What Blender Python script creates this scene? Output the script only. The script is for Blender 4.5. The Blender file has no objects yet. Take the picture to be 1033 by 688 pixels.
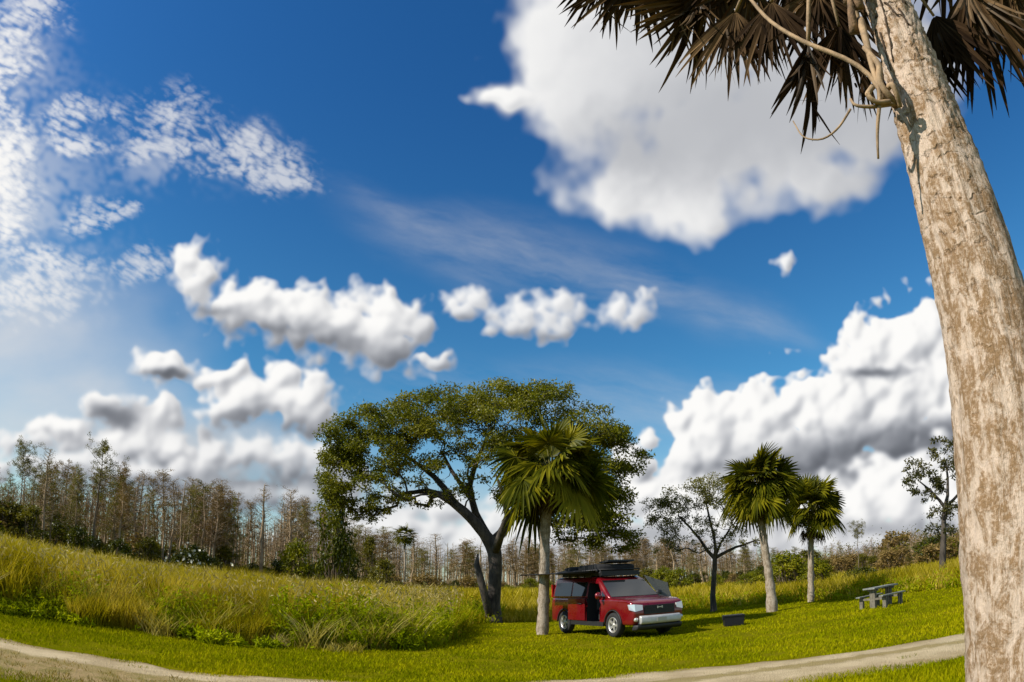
import bpy, bmesh, math, random
import numpy as np
from mathutils import Vector, Matrix, Euler, Quaternion

R = math.radians
S = bpy.context.scene
C = S.collection
rng = np.random.default_rng(7)
random.seed(7)

# ------------------------------------------------------------------ camera
F_PX, PITCH, EYE = 695.0, R(20.4), 1.5        # focal length in photo pixels, tilt, eye height
cd = bpy.data.cameras.new('camera'); cam = bpy.data.objects.new('camera', cd); C.objects.link(cam)
cam.location = (0, 0, EYE); cam.rotation_euler = (R(90) + PITCH, 0, 0)
cd.type = 'PANO'
cd.sensor_fit = 'HORIZONTAL'; cd.sensor_width = 15.0 * 1033 / F_PX
for holder in (cd, getattr(cd, 'cycles', None)):
    try:
        holder.panorama_type = 'FISHEYE_EQUISOLID'; holder.fisheye_lens = 15.0; holder.fisheye_fov = math.pi
    except Exception:
        pass
cd.clip_start = 0.05; cd.clip_end = 6000
S.camera = cam

def ray(px, py):
    dx, dy = px - 516.5, 344 - py
    r = math.hypot(dx, dy) or 1e-6
    t = 2 * math.asin(r / (2 * F_PX)); s = math.sin(t)
    x, u, f = s * dx / r, s * dy / r, math.cos(t)
    return Vector((x, f * math.cos(PITCH) - u * math.sin(PITCH), f * math.sin(PITCH) + u * math.cos(PITCH)))
def ground(px, py):
    d = ray(px, py); k = -EYE / d.z
    return Vector((d.x * k, d.y * k, 0))
def at(px, py, dist):                          # the point seen there at a horizontal distance
    d = ray(px, py); k = dist / math.hypot(d.x, d.y)
    return Vector((d.x * k, d.y * k, EYE + d.z * k))

# ------------------------------------------------------------------ light and exposure
SUN_AZ, SUN_EL = R(-112), R(39)
SUN = Vector((math.sin(SUN_AZ) * math.cos(SUN_EL), math.cos(SUN_AZ) * math.cos(SUN_EL), math.sin(SUN_EL)))
sd = bpy.data.lights.new('sun', 'SUN'); sd.energy = 5.0; sd.angle = R(0.5); sd.color = (1.0, 0.93, 0.82)
so = bpy.data.objects.new('sun', sd); C.objects.link(so); so.rotation_euler = SUN.to_track_quat('Z', 'Y').to_euler()
S.view_settings.view_transform = 'Standard'; S.view_settings.look = 'None'
S.view_settings.exposure = 0.3; S.view_settings.gamma = 1; S.view_settings.use_curve_mapping = False
S.render.engine = 'CYCLES'
try:
    S.cycles.use_denoising = True; S.cycles.max_bounces = 6; S.cycles.diffuse_bounces = 3
    S.cycles.transmission_bounces = 4; S.cycles.transparent_max_bounces = 8
    S.cycles.caustics_reflective = False; S.cycles.caustics_refractive = False
except Exception:
    pass

# ------------------------------------------------------------------ sky with clouds (direction based)
W = bpy.data.worlds.new('World'); S.world = W; W.use_nodes = True
nt = W.node_tree; nt.nodes.clear()

class NT:                                      # tiny node-tree writer
    def __init__(self, tree): self.t = tree
    def n(self, kind, **kw):
        nd = self.t.nodes.new(kind)
        for k, v in kw.items(): setattr(nd, k, v)
        return nd
    def link(self, a, b): self.t.links.new(a, b)
    def put(self, sock, v):
        if v is None: return
        if hasattr(v, 'is_output'): self.t.links.new(v, sock)
        else: sock.default_value = v
    def math(self, op, a, b=None, c=None, clamp=False):
        nd = self.n('ShaderNodeMath', operation=op, use_clamp=clamp)
        for i, v in enumerate((a, b, c)): self.put(nd.inputs[i], v)
        return nd.outputs[0]
    def vmath(self, op, a, b=None, scale=None):
        nd = self.n('ShaderNodeVectorMath', operation=op)
        self.put(nd.inputs[0], a); self.put(nd.inputs[1], b)
        if scale is not None: self.put(nd.inputs['Scale'], scale)
        return nd.outputs['Value'] if op in ('LENGTH', 'DOT_PRODUCT') else nd.outputs[0]
    def noise(self, vec, scale, detail=4, rough=0.55, dist=0.0, dim='3D', lac=2.0):
        nd = self.n('ShaderNodeTexNoise', noise_dimensions=dim)
        self.put(nd.inputs['Vector'], vec)
        for k, v in (('Scale', scale), ('Detail', detail), ('Roughness', rough), ('Distortion', dist), ('Lacunarity', lac)): nd.inputs[k].default_value = v
        return nd
    def voro(self, vec, scale, detail=0, rough=0.5, smooth=None, feature='F1'):
        nd = self.n('ShaderNodeTexVoronoi', feature=feature)
        self.put(nd.inputs['Vector'], vec)
        nd.inputs['Scale'].default_value = scale
        for k, v in (('Detail', detail), ('Roughness', rough)):
            if k in nd.inputs: nd.inputs[k].default_value = v
        if smooth is not None and 'Smoothness' in nd.inputs: nd.inputs['Smoothness'].default_value = smooth
        return nd
    def ramp(self, v, lo, hi, a=0.0, b=1.0, smooth=True):
        nd = self.n('ShaderNodeMapRange', interpolation_type='SMOOTHSTEP' if smooth else 'LINEAR')
        for i, x in enumerate((v, lo, hi, a, b)): self.put(nd.inputs[i], x)
        return nd.outputs[0]
    def mix(self, f, a, b, mode='MIX'):
        nd = self.n('ShaderNodeMix', data_type='RGBA', blend_type=mode)
        self.put(nd.inputs[0], f); self.put(nd.inputs[6], a); self.put(nd.inputs[7], b)
        return nd.outputs[2]
    def map(self, vec, loc=(0, 0, 0), rot=(0, 0, 0), scale=(1, 1, 1), kind='POINT'):
        nd = self.n('ShaderNodeMapping', vector_type=kind)
        self.put(nd.inputs[0], vec)
        nd.inputs[1].default_value = loc; nd.inputs[2].default_value = rot; nd.inputs[3].default_value = scale
        return nd.outputs[0]

# ------------------------------------------------------------------ clouds: cover and brightness by direction
def vnoise(x, y, seed):
    r = np.random.default_rng(seed).random((256, 256)).astype(np.float32)
    xi = np.floor(x).astype(np.int32); yi = np.floor(y).astype(np.int32)
    fx = (x - xi).astype(np.float32); fy = (y - yi).astype(np.float32)
    fx = fx * fx * fx * (fx * (fx * 6 - 15) + 10); fy = fy * fy * fy * (fy * (fy * 6 - 15) + 10)
    x0, x1, y0, y1 = xi & 255, (xi + 1) & 255, yi & 255, (yi + 1) & 255
    a = r[y0, x0]; b = r[y0, x1]; c = r[y1, x0]; d = r[y1, x1]
    return a + (b - a) * fx + (c - a) * fy + (a - b - c + d) * fx * fy
def fbm(x, y, size, octaves, seed, gain=0.5):
    s = 0; a = 1.0; t = 0
    for i in range(octaves):
        ca, sa = math.cos(i * 0.7 + seed), math.sin(i * 0.7 + seed)
        s = s + a * vnoise((x * ca - y * sa) / size + 31.7 * i, (x * sa + y * ca) / size + 17.3 * i, seed * 31 + i)
        t += a; a *= gain; size /= 2.03
    return s / t
def puffs(x, y, size, seed):                   # rounded lumps: 1 in the middle of a lump
    x = x / size; y = y / size
    r = np.random.default_rng(seed).random((2, 128, 128)).astype(np.float32)
    xi = np.floor(x).astype(np.int32); yi = np.floor(y).astype(np.int32)
    best = np.zeros(x.shape, np.float32)
    for i in (-1, 0, 1):
        for j in (-1, 0, 1):
            cx, cy = (xi + i) & 127, (yi + j) & 127
            dx = xi + i + r[0, cy, cx] - x; dy = yi + j + r[1, cy, cx] - y
            best += np.exp(-7.0 * (dx * dx + dy * dy))
    return -np.log(best + 1e-4) / 7.0          # smooth squared distance
def sstep(v, a, b):
    t = np.clip((v - a) / (b - a), 0, 1); return t * t * (3 - 2 * t)
def ellipses(x, y, blobs, k=6.0):
    s = np.zeros(x.shape, np.float32)
    for (cx, cy, rx, ry, *rot) in blobs:
        a = R(rot[0]) if rot else 0.0
        dx, dy = x - cx, y - cy
        u = (dx * math.cos(a) + dy * math.sin(a)) / rx; v = (-dx * math.sin(a) + dy * math.cos(a)) / ry
        s += np.exp(-k * np.sqrt(u * u + v * v + 1e-6))
    return 1 + np.log(s + 1e-12) / k           # 1 in the middle, 0 at the rim

def smooth(v, r):                              # three box blurs, close to a gaussian of radius r
    r = max(1, int(round(r)))
    for ax in (0, 1):
        for _ in range(3):
            p = np.concatenate([np.repeat(v.take([0], ax), r + 1, ax), v, np.repeat(v.take([-1], ax), r, ax)], ax).cumsum(ax, dtype=np.float64)
            n = v.shape[ax]
            v = ((p.take(range(2 * r + 1, 2 * r + 1 + n), ax) - p.take(range(0, n), ax)) / (2 * r + 1)).astype(np.float32)
    return v

SKY_W, SKY_H, AZ0, AZ1, EL0, EL1 = 1680, 840, -80.0, 80.0, -3.0, 77.0
def make_clouds():
    az = np.radians(np.linspace(AZ0, AZ1, SKY_W, dtype=np.float32))[None, :]
    el = np.radians(np.linspace(EL0, EL1, SKY_H, dtype=np.float32))[:, None]
    dx = np.sin(az) * np.cos(el); dy = np.cos(az) * np.cos(el); dz = np.sin(el) + 0 * az
    cx = dx; f = dy * math.cos(PITCH) + dz * math.sin(PITCH); u = -dy * math.sin(PITCH) + dz * math.cos(PITCH)
    q = F_PX * np.sqrt(2.0 / (1.0 + np.clip(f, -0.9, 1)))     # equal-area chart of the sky round its own axis
    X = 516.5 + cx * q; Y = 344 - u * q
    X = X.astype(np.float32); Y = Y.astype(np.float32)
    cover = np.zeros(X.shape, np.float32); tone = np.ones(X.shape, np.float32)
    def over(a, c):
        nonlocal cover, tone
        out = a + cover * (1 - a)
        tone = np.where(out > 1e-4, (c * a + tone * cover * (1 - a)) / np.maximum(out, 1e-4), tone); cover = out
    # milky veils and the long streak
    w1 = fbm(X, Y, 160, 5, 3) - 0.5; w2 = fbm(X, Y, 160, 5, 4) - 0.5
    v = ellipses(X + w1 * 160, Y + w2 * 120, [(5, 345, 190, 110), (60, 430, 190, 60), (-60, 180, 120, 170)], 4)
    over(sstep(v, -0.25, 0.9) * (0.55 + 0.5 * fbm(X, Y * 2.2, 90, 5, 5)) * 0.84, 0.84 + 0.0 * X)
    ca, sa = math.cos(R(14)), math.sin(R(14))
    lx, ly = X * ca + Y * sa, -X * sa + Y * ca
    fib = fbm(lx / 4.5, ly + w1 * 30, 26, 6, 6, 0.6)
    v = ellipses(X + w1 * 60, Y + w2 * 50, [(650, 290, 140, 32, 14), (500, 248, 150, 46, 14), (760, 316, 60, 14, 18), (570, 405, 250, 40, 4), (420, 215, 90, 20, 25)], 4)
    over(sstep(v, -0.35, 1.0) * np.clip(fib * 1.7 - 0.40, 0, 1) * 0.36, 0.78 + 0 * X)
    over(sstep(Y + w2 * 60, 380, 600) * 0.55 * (0.5 + 0.8 * fbm(X, Y * 3, 120, 4, 8)), 0.80 + 0 * X)
    # rippled high cloud
    g = [(168, 118, 50, 38), (185, 150, 52, 16), (255, 165, 60, 36, 18), (262, 188, 50, 12), (88, 118, 42, 22, -25), (95, 146, 36, 12), (5, 150, 40, 66), (12, 90, 40, 60),
         (8, 214, 42, 44), (55, 262, 56, 28), (45, 10, 30, 36), (118, 212, 42, 16), (40, 300, 80, 34), (-30, 60, 50, 120), (150, 272, 40, 14), (30, 50, 30, 40), (0, 110, 30, 70), (4, 190, 30, 60)]
    wide = ellipses(X + w1 * 80, Y + w2 * 60, [(40, 180, 110, 120), (205, 160, 90, 60), (20, 60, 70, 80), (90, 285, 100, 56)], 4)
    v = ellipses(X + w1 * 60 + (fbm(X, Y, 40, 4, 9) - .5) * 34, Y + w2 * 50 + (fbm(X, Y, 40, 4, 10) - .5) * 34, g, 5)
    a1 = R(28); rx, ry = X * math.cos(a1) + Y * math.sin(a1), (-X * math.sin(a1) + Y * math.cos(a1)) * 2.2
    wx = (fbm(X, Y, 30, 4, 11) - .5) * 22; wy = (fbm(X, Y, 30, 4, 12) - .5) * 22
    cell = 0.36 - puffs(rx + wx, ry + wy, 11, 13); cell2 = 0.36 - puffs(rx + wx, ry + wy, 5, 14)
    d = v * 0.85 + cell * 1.0 + cell2 * 0.5 + (fbm(X, Y, 26, 6, 15, 0.62) - 0.5) * 1.6
    over(smooth(sstep(cell * 1.5 + cell2 * 0.8 + (fbm(X, Y, 60, 4, 17) - .5) * 2.2 + wide * 0.5, 0.32, 1.25), 1) * sstep(wide, -0.1, 0.8) * 0.40, 0.90 + 0 * X)
    left = sstep(ellipses(X, Y, [(-30, 150, 110, 190)], 4), -0.4, 0.7)
    over(sstep(d, 0.12, 1.35) * sstep(v, -0.35, 0.5) * (0.66 + 0.34 * left), 0.92 + 0.06 * left)
    v = ellipses(X + w1 * 60, Y + w2 * 40, [(220, 462, 150, 50), (100, 470, 120, 36), (380, 520, 110, 40), (860, 490, 110, 44), (960, 470, 80, 60), (720, 510, 110, 40)], 4)
    over(sstep(v, -0.2, 0.8) * 0.80 * (0.6 + 0.6 * fbm(X, Y * 1.6, 70, 5, 19)).clip(0, 1), 0.70 + 0.3 * (fbm(X, Y * 1.5, 50, 5, 20) - .5))
    # heaped clouds
    scl = SKY_W / (AZ1 - AZ0) * 180 / math.pi / F_PX          # samples per chart pixel
    def heap(blobs, dark, seed, warp, size, lump, edge, rim=1.0, lo=0.34, hi=1.0, bulge=60, amount=1.0, darkness=0.72, fine=0.42, base=0.60, blur=1.2, grow=0.22):
        wx = (fbm(X, Y, 60, 4, seed) - .5) * warp * .55; wy = (fbm(X, Y, 60, 4, seed + 1) - .5) * warp * .45
        wx2 = (fbm(X, Y, 14, 4, seed + 2) - .5) * warp * 0.30; wy2 = (fbm(X, Y, 14, 4, seed + 3) - .5) * warp * 0.30
        x, y = X + wx, Y + wy
        e = ellipses(x + wx2, y + wy2, blobs, 5) + grow
        p1 = 0.22 - puffs(x + wx2 * .6, y + wy2 * .6, size, seed + 4); p2 = 0.22 - puffs(x + wx2, y + wy2, size * 0.46, seed + 5)
        p3 = 0.22 - puffs(x + wx2 * 2, y + wy2 * 2, size * 0.2, seed + 6)
        soft = e + lump * (p1 + 0.45 * p2)
        d = soft + lump * 0.42 * p3 + (fbm(X, Y, size * 0.6, 5, seed + 7, 0.55) - .5) * rim
        d = smooth(d, blur)
        a = sstep(d, 0.0, edge)
        def lam(h, wrap):
            gy, gx = np.gradient(h); gx = gx * scl; gy = gy * scl
            n = np.sqrt(gx * gx + gy * gy + 1)
            return np.clip(((gx * 0.66 - gy * 0.60 + 0.45) / n) * 0.6 + wrap, 0, 1)
        def lift(v): return np.sqrt(np.clip(v + 0.12, 0, 2.2))
        l = (1 - fine) * (0.5 * lam(smooth(lift(soft), 9) * bulge * 1.15, base) + 0.5 * lam(smooth(lift(soft + lump * 0.3 * p3), 3) * bulge * 0.85, base)) + fine * lam(smooth(lift(d), 1.4) * bulge * 0.55, base)
        thick = sstep(d, 0.0, 0.7)
        if dark:
            k = sstep(ellipses(X + wx * .8 + wx2, Y + wy * .6 + wy2, dark, 3), -0.7, 0.9)
            l = l * (1 - darkness * k)
        tone_ = lo + (hi - lo) * np.clip(l, 0, 1)
        over(a * amount, np.clip(tone_ * (0.35 + 0.65 * thick) + (0.35 + 0.45 * tone_) * 0.65 * (1 - thick) * 1.25, 0, 1))
    heap([(206, 262, 20, 20), (198, 284, 18, 20), (214, 280, 14, 14), (240, 288, 10, 8), (236, 308, 40, 20), (270, 306, 44, 22), (300, 320, 60, 30), (340, 332, 60, 32), (372, 338, 48, 36), (400, 316, 26, 20), (412, 334, 18, 16), (392, 292, 7, 6), (385, 352, 26, 20)],
         [(262, 334, 70, 8), (320, 352, 60, 10), (392, 366, 34, 10), (210, 312, 26, 6)],
         100, 52, 24, 1.05, 0.70, 1.1, 0.32, 1.0, 54, darkness=0.68, blur=0.8)
    heap([(164, 362, 24, 15), (180, 366, 16, 10), (226, 378, 24, 10), (244, 370, 9, 9), (212, 384, 18, 6), (262, 400, 38, 24), (300, 406, 36, 28), (280, 382, 18, 16), (322, 416, 18, 20), (240, 414, 28, 18), (152, 430, 30, 26), (164, 412, 18, 15), (140, 452, 40, 22), (180, 452, 34, 24), (114, 410, 22, 16), (128, 420, 16, 14), (70, 438, 30, 15), (92, 446, 24, 12), (44, 436, 16, 9)],
         [(276, 436, 60, 12), (120, 420, 28, 14), (226, 450, 18, 26), (176, 474, 60, 12), (170, 374, 24, 5)],
         130, 44, 24, 1.1, 0.6, 1.05, 0.26, 1.0, 52, darkness=0.76, blur=0.8)
    heap([(216, 462, 26, 18), (250, 460, 44, 18), (296, 464, 44, 18), (20, 444, 36, 10), (150, 478, 90, 16), (330, 490, 40, 20), (450, 360, 12, 8), (425, 362, 20, 6), (400, 530, 80, 26), (470, 550, 90, 26), (580, 560, 100, 24), (240, 496, 110, 18), (60, 470, 80, 16), (470, 510, 60, 14), (350, 545, 60, 20), (540, 535, 60, 16)],
         [(282, 484, 80, 10), (150, 490, 90, 9), (240, 516, 120, 10)], 150, 46, 24, 1.1, 0.8, 1.1, 0.28, 0.96, 48, 0.95, darkness=0.72, blur=0.8)
    heap([(735, 440, 50, 34), (722, 420, 26, 22), (790, 430, 44, 26), (770, 412, 22, 14), (845, 416, 60, 40), (880, 356, 30, 36), (868, 378, 26, 26), (920, 346, 44, 30), (905, 390, 70, 48), (700, 466, 36, 36), (948, 330, 26, 22),
          (830, 460, 110, 30), (985, 410, 70, 90), (760, 490, 80, 26), (690, 430, 18, 14), (896, 440, 60, 26), (870, 478, 60, 22), (640, 470, 22, 26)],
         [(876, 458, 96, 16), (940, 440, 70, 18), (800, 474, 90, 11), (886, 376, 34, 5), (980, 470, 60, 16)],
         200, 44, 24, 1.25, 0.36, 1.0, 0.20, 1.0, 56, darkness=0.74, base=0.68, blur=0.8)
    heap([(922, 500, 66, 36), (866, 514, 40, 28), (960, 520, 70, 40), (640, 505, 56, 24), (640, 545, 120, 24), (900, 545, 120, 22), (1010, 500, 60, 60), (740, 530, 90, 28), (690, 510, 40, 20), (885, 520, 70, 30)],
         [(900, 536, 100, 9), (960, 540, 60, 10), (640, 540, 80, 10)], 250, 42, 24, 1.2, 0.5, 0.9, 0.34, 1.0, 50, darkness=0.5, base=0.68, blur=1.0)
    heap([(462, 302, 17, 11), (480, 304, 18, 12), (474, 314, 20, 7), (512, 322, 22, 11), (540, 318, 30, 15), (566, 306, 22, 18), (558, 326, 26, 13), (528, 330, 30, 7), (620, 312, 15, 16), (642, 308, 16, 12), (632, 320, 20, 9), (795, 266, 9, 11)],
         [(545, 338, 50, 5), (474, 320, 26, 4)], 300, 36, 18, 1.1, 1.0, 1.4, 0.45, 1.0, 38, 0.94, blur=1.0)
    heap([(660, 70, 112, 85), (590, 100, 46, 50), (570, 30, 40, 60), (552, 66, 22, 24), (706, 150, 104, 60), (694, 212, 40, 26), (636, 186, 60, 30), (720, 215, 24, 16), (800, 120, 100, 60), (838, 180, 30, 24),
          (496, 92, 22, 8), (520, 98, 20, 12), (760, 10, 150, 80), (620, -50, 100, 80), (905, 60, 60, 60), (875, 136, 40, 36), (900, -215, 300, 110)],  # last ellipse: unseen cloud added above the frame to brighten the windshield reflection
         [(745, 115, 150, 80), (880, 100, 130, 100), (650, 150, 70, 40), (800, 20, 190, 70)], 400, 60, 50, 0.26, 0.75, 0.95, 0.45, 1.0, 30, 1.0, 0.55, 0.10, 0.74, 1.5, 0.34)
    tone = smooth(tone, 1)
    return cover, tone

COVER, TONE = make_clouds()
ci = bpy.data.images.new('cloud_chart', SKY_W, SKY_H, alpha=False, float_buffer=True, is_data=True)
buf = np.ones((SKY_H, SKY_W, 4), np.float32); buf[..., 0] = COVER; buf[..., 1] = TONE
ci.pixels.foreach_set(buf.ravel()); ci.update(); ci.pack(); del buf

T = NT(nt)
tc = T.n('ShaderNodeTexCoord')
DIR = T.vmath('NORMALIZE', tc.outputs['Generated'])
sky = T.n('ShaderNodeTexSky', sky_type='NISHITA'); sky.sun_disc = False
sky.sun_elevation = SUN_EL; sky.sun_rotation = SUN_AZ % (2 * math.pi)
sky.altitude = 0; sky.air_density = 1.0; sky.dust_density = 0.3; sky.ozone_density = 3.0
hs = T.n('ShaderNodeHueSaturation'); hs.inputs['Saturation'].default_value = 1.25; hs.inputs['Value'].default_value = 0.9; hs.inputs['Hue'].default_value = 0.495
T.link(sky.outputs[0], hs.inputs['Color'])
sep = T.n('ShaderNodeSeparateXYZ'); T.link(DIR, sep.inputs[0])
az = T.math('ARCTAN2', sep.outputs['X'], sep.outputs['Y']); el = T.math('ARCSINE', sep.outputs['Z'])
cu = T.ramp(az, R(AZ0), R(AZ1), 0, 1, False); cv = T.ramp(el, R(EL0), R(EL1), 0, 1, False)
for nd in (cu.node, cv.node): nd.clamp = False
cx = T.n('ShaderNodeCombineXYZ'); T.link(cu, cx.inputs[0]); T.link(cv, cx.inputs[1])
im = T.n('ShaderNodeTexImage', image=ci, extension='CLIP', interpolation='Linear'); T.link(cx.outputs[0], im.inputs[0])
ss = T.n('ShaderNodeSeparateColor'); T.link(im.outputs['Color'], ss.inputs[0])
tone = T.math('MULTIPLY', T.math('POWER', ss.outputs[1], 1.75), 8.0)
tint = T.mix(ss.outputs[1], (0.83, 0.93, 1.16, 1), (1.0, 0.99, 0.97, 1))
cloud = T.vmath('SCALE', tint, scale=tone)
skyt = T.mix(T.ramp(sep.outputs['Z'], 0.10, 0.72), (0.80, 1.12, 1.10, 1), (0.52, 0.86, 1.12, 1))
blue = T.mix(1.0, hs.outputs[0], skyt, 'MULTIPLY')
behind = T.math('MULTIPLY', T.ramp(sep.outputs['Y'], 0.05, -0.25), T.ramp(T.noise(DIR, 3.2, 5, 0.6).outputs['Fac'], 0.47, 0.62))  # unseen clouds added behind the camera to light up windshield reflections
blue = T.mix(T.math('MULTIPLY', behind, T.ramp(sep.outputs['Z'], 0.0, 0.12)), blue, (6.6, 6.6, 6.7, 1))
col = T.mix(ss.outputs[0], blue, cloud)
bg = T.n('ShaderNodeBackground'); bg.inputs['Strength'].default_value = 0.1
T.link(col, bg.inputs['Color'])
wo = T.n('ShaderNodeOutputWorld'); T.link(bg.outputs[0], wo.inputs[0])
try:
    W.cycles.sampling_method = 'MANUAL'; W.cycles.sample_map_resolution = 512
except Exception:
    pass

# ------------------------------------------------------------------ helpers
class MB:                                      # collects geometry, links it as one mesh object
    def __init__(self): self.v = []; self.f = []; self.nv = 0
    def add(self, verts, faces, mat=0, smooth=True):
        verts = np.asarray(verts, np.float32).reshape(-1, 3)
        if not isinstance(faces, (list, tuple)) or (len(faces) and np.isscalar(faces[0][0])): faces = [faces]
        for f in faces:
            f = np.asarray(f, np.int32)
            if f.size: self.f.append((f + self.nv, mat, smooth))
        self.v.append(verts); self.nv += len(verts)
    def mesh(self, name, mats):
        me = bpy.data.meshes.new(name)
        V = np.concatenate(self.v).astype(np.float32)
        nl = sum(f.size for f, _, _ in self.f); nf = sum(len(f) for f, _, _ in self.f)
        me.vertices.add(len(V)); me.vertices.foreach_set('co', V.ravel())
        me.loops.add(nl); me.loops.foreach_set('vertex_index', np.concatenate([f.ravel() for f, _, _ in self.f]))
        starts = []; k = 0; mi = []; sm = []
        for f, m, s in self.f:
            starts.append(k + np.arange(len(f)) * f.shape[1]); k += f.size
            mi.append(np.full(len(f), m, np.int32)); sm.append(np.full(len(f), s, bool))
        me.polygons.add(nf); me.polygons.foreach_set('loop_start', np.concatenate(starts).astype(np.int32))
        me.polygons.foreach_set('material_index', np.concatenate(mi)); me.polygons.foreach_set('use_smooth', np.concatenate(sm))
        for m in (mats if isinstance(mats, (list, tuple)) else [mats]): me.materials.append(m)
        me.update(calc_edges=True)
        return me
    def build(self, name, mats, parent=None, loc=(0, 0, 0)):
        o = bpy.data.objects.new(name, self.mesh(name, mats)); C.objects.link(o); o.location = loc
        if parent is not None: o.parent = parent
        return o
    # shapes
    def tube(self, pts, rad, sides=6, mat=0, cap=True):
        pts = np.asarray(pts, np.float64); n = len(pts); rad = np.broadcast_to(np.asarray(rad, np.float64), (n,))
        t = np.gradient(pts, axis=0); t /= np.linalg.norm(t, axis=1)[:, None] + 1e-9
        ref = np.array([0, 0, 1.0]) if abs(t[0][2]) < 0.9 else np.array([1.0, 0, 0])
        a = np.cross(t, ref); bad = np.linalg.norm(a, axis=1) < 1e-3; a[bad] = np.cross(t[bad], [0, 1.0, 0.3])
        a /= np.linalg.norm(a, axis=1)[:, None]; b = np.cross(t, a)
        th = np.arange(sides) * 2 * math.pi / sides
        ring = pts[:, None] + rad[:, None, None] * (a[:, None] * np.cos(th)[None, :, None] + b[:, None] * np.sin(th)[None, :, None])
        i = np.arange(n - 1)[:, None] * sides; j = np.arange(sides)[None]; j2 = (j + 1) % sides
        q = np.stack([i + j, i + j2, i + sides + j2, i + sides + j], -1).reshape(-1, 4)
        fs = [q]
        V = ring.reshape(-1, 3)
        if cap:
            V = np.concatenate([V, pts[:1], pts[-1:]]); c0, c1 = n * sides, n * sides + 1; jj = np.arange(sides); kk = (jj + 1) % sides
            fs.append(np.concatenate([np.stack([kk, jj, np.full(sides, c0)], -1), np.stack([(n - 1) * sides + jj, (n - 1) * sides + kk, np.full(sides, c1)], -1)]))
        self.add(V, fs, mat)
    def box(self, lo, hi, mat=0, M=None):
        x0, y0, z0 = lo; x1, y1, z1 = hi
        v = np.array([(x0, y0, z0), (x1, y0, z0), (x1, y1, z0), (x0, y1, z0), (x0, y0, z1), (x1, y0, z1), (x1, y1, z1), (x0, y1, z1)], float)
        if M is not None: v = np.array([tuple(M @ Vector(p)) for p in v])
        self.add(v, np.array([(0, 3, 2, 1), (4, 5, 6, 7), (0, 1, 5, 4), (1, 2, 6, 5), (2, 3, 7, 6), (3, 0, 4, 7)]), mat, False)
    def lathe(self, prof, sides=24, mat=0, axis='z', M=None, smooth=True):
        p = np.asarray(prof, float); th = np.arange(sides) * 2 * math.pi / sides
        V = np.stack([p[:, None, 0] * np.cos(th), p[:, None, 0] * np.sin(th), np.repeat(p[:, None, 1], sides, 1)], -1).reshape(-1, 3)
        if M is not None: V = np.array([tuple(M @ Vector(v)) for v in V])
        n = len(p); i = np.arange(n - 1)[:, None] * sides; j = np.arange(sides)[None]; j2 = (j + 1) % sides
        self.add(V, np.stack([i + j, i + j2, i + sides + j2, i + sides + j], -1).reshape(-1, 4), mat, smooth)
    def leaves(self, pos, normal, along, length, width, mat=0, fold=0.12):
        """diamond leaves, one small face pair each"""
        pos = np.asarray(pos); n = len(pos)
        along = along - normal * (along * normal).sum(1, keepdims=True); along /= np.linalg.norm(along, axis=1)[:, None] + 1e-9
        side = np.cross(normal, along); L = np.broadcast_to(length, (n,))[:, None]; Wd = np.broadcast_to(width, (n,))[:, None]
        V = np.stack([pos, pos + along * L * .45 + side * Wd * .5 + normal * L * fold, pos + along * L, pos + along * L * .45 - side * Wd * .5 + normal * L * fold], 1).reshape(-1, 3)
        self.add(V, np.arange(n * 4).reshape(n, 4), mat, False)

def tag(o, label=None, cat=None, group=None, kind=None):
    for k, v in (('label', label), ('category', cat), ('group', group), ('kind', kind)):
        if v: o[k] = v
    return o
def empty(name, loc, rz=0.0, label=None, cat=None, group=None):
    o = bpy.data.objects.new(name, None); C.objects.link(o); o.location = loc; o.rotation_euler = (0, 0, rz)
    o.empty_display_size = 0.2
    return tag(o, label, cat, group)
def dup(root, loc, rz, scale=1.0, label=None, group=None, squash=1.0):
    r = root.copy(); C.objects.link(r); r.location = loc; r.rotation_euler = (0, 0, rz); r.scale = (scale * squash, scale * squash, scale)
    if label: r['label'] = label
    if group: r['group'] = group
    for ch in list(root.children):
        c = ch.copy(); C.objects.link(c); c.parent = r
        for g in ch.children:
            d = g.copy(); C.objects.link(d); d.parent = c
    return r
def unit(v): return v / (np.linalg.norm(v, axis=-1, keepdims=True) + 1e-9)
def rdir(n, up=0.0): 
    v = rng.normal(size=(n, 3)); v[:, 2] += up; return unit(v)

# ------------------------------------------------------------------ materials
def new_mat(name):
    m = bpy.data.materials.new(name); m.use_nodes = True; m.node_tree.nodes.clear()
    T = NT(m.node_tree); out = T.n('ShaderNodeOutputMaterial'); return m, T, out
def principled(T, out, color, rough=0.6, **kw):
    p = T.n('ShaderNodeBsdfPrincipled'); T.put(p.inputs['Base Color'], color); T.put(p.inputs['Roughness'], rough)
    for k, v in kw.items(): T.put(p.inputs[k.replace('_', ' ')], v)
    T.link(p.outputs[0], out.inputs[0]); return p
def c4(c): return (*c, 1)
def plain(name, color, rough=0.5, noise=0.0, nscale=6.0, bump=0.0, **kw):
    m, T, out = new_mat(name)
    co = T.n('ShaderNodeTexCoord').outputs['Object']; col = c4(color)
    if noise:
        f = T.noise(co, nscale, 5, 0.6).outputs['Fac']
        col = T.mix(T.ramp(f, 0.3, 0.7), c4([x * (1 - noise) for x in color]), c4([min(1, x * (1 + noise)) for x in color]))
    p = principled(T, out, col, rough, **kw)
    if bump:
        b = T.n('ShaderNodeBump'); b.inputs['Strength'].default_value = bump; b.inputs['Distance'].default_value = 0.02
        T.link(T.noise(co, nscale * 4, 6, 0.65).outputs['Fac'], b.inputs['Height']); T.link(b.outputs[0], p.inputs['Normal'])
    return m
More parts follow.
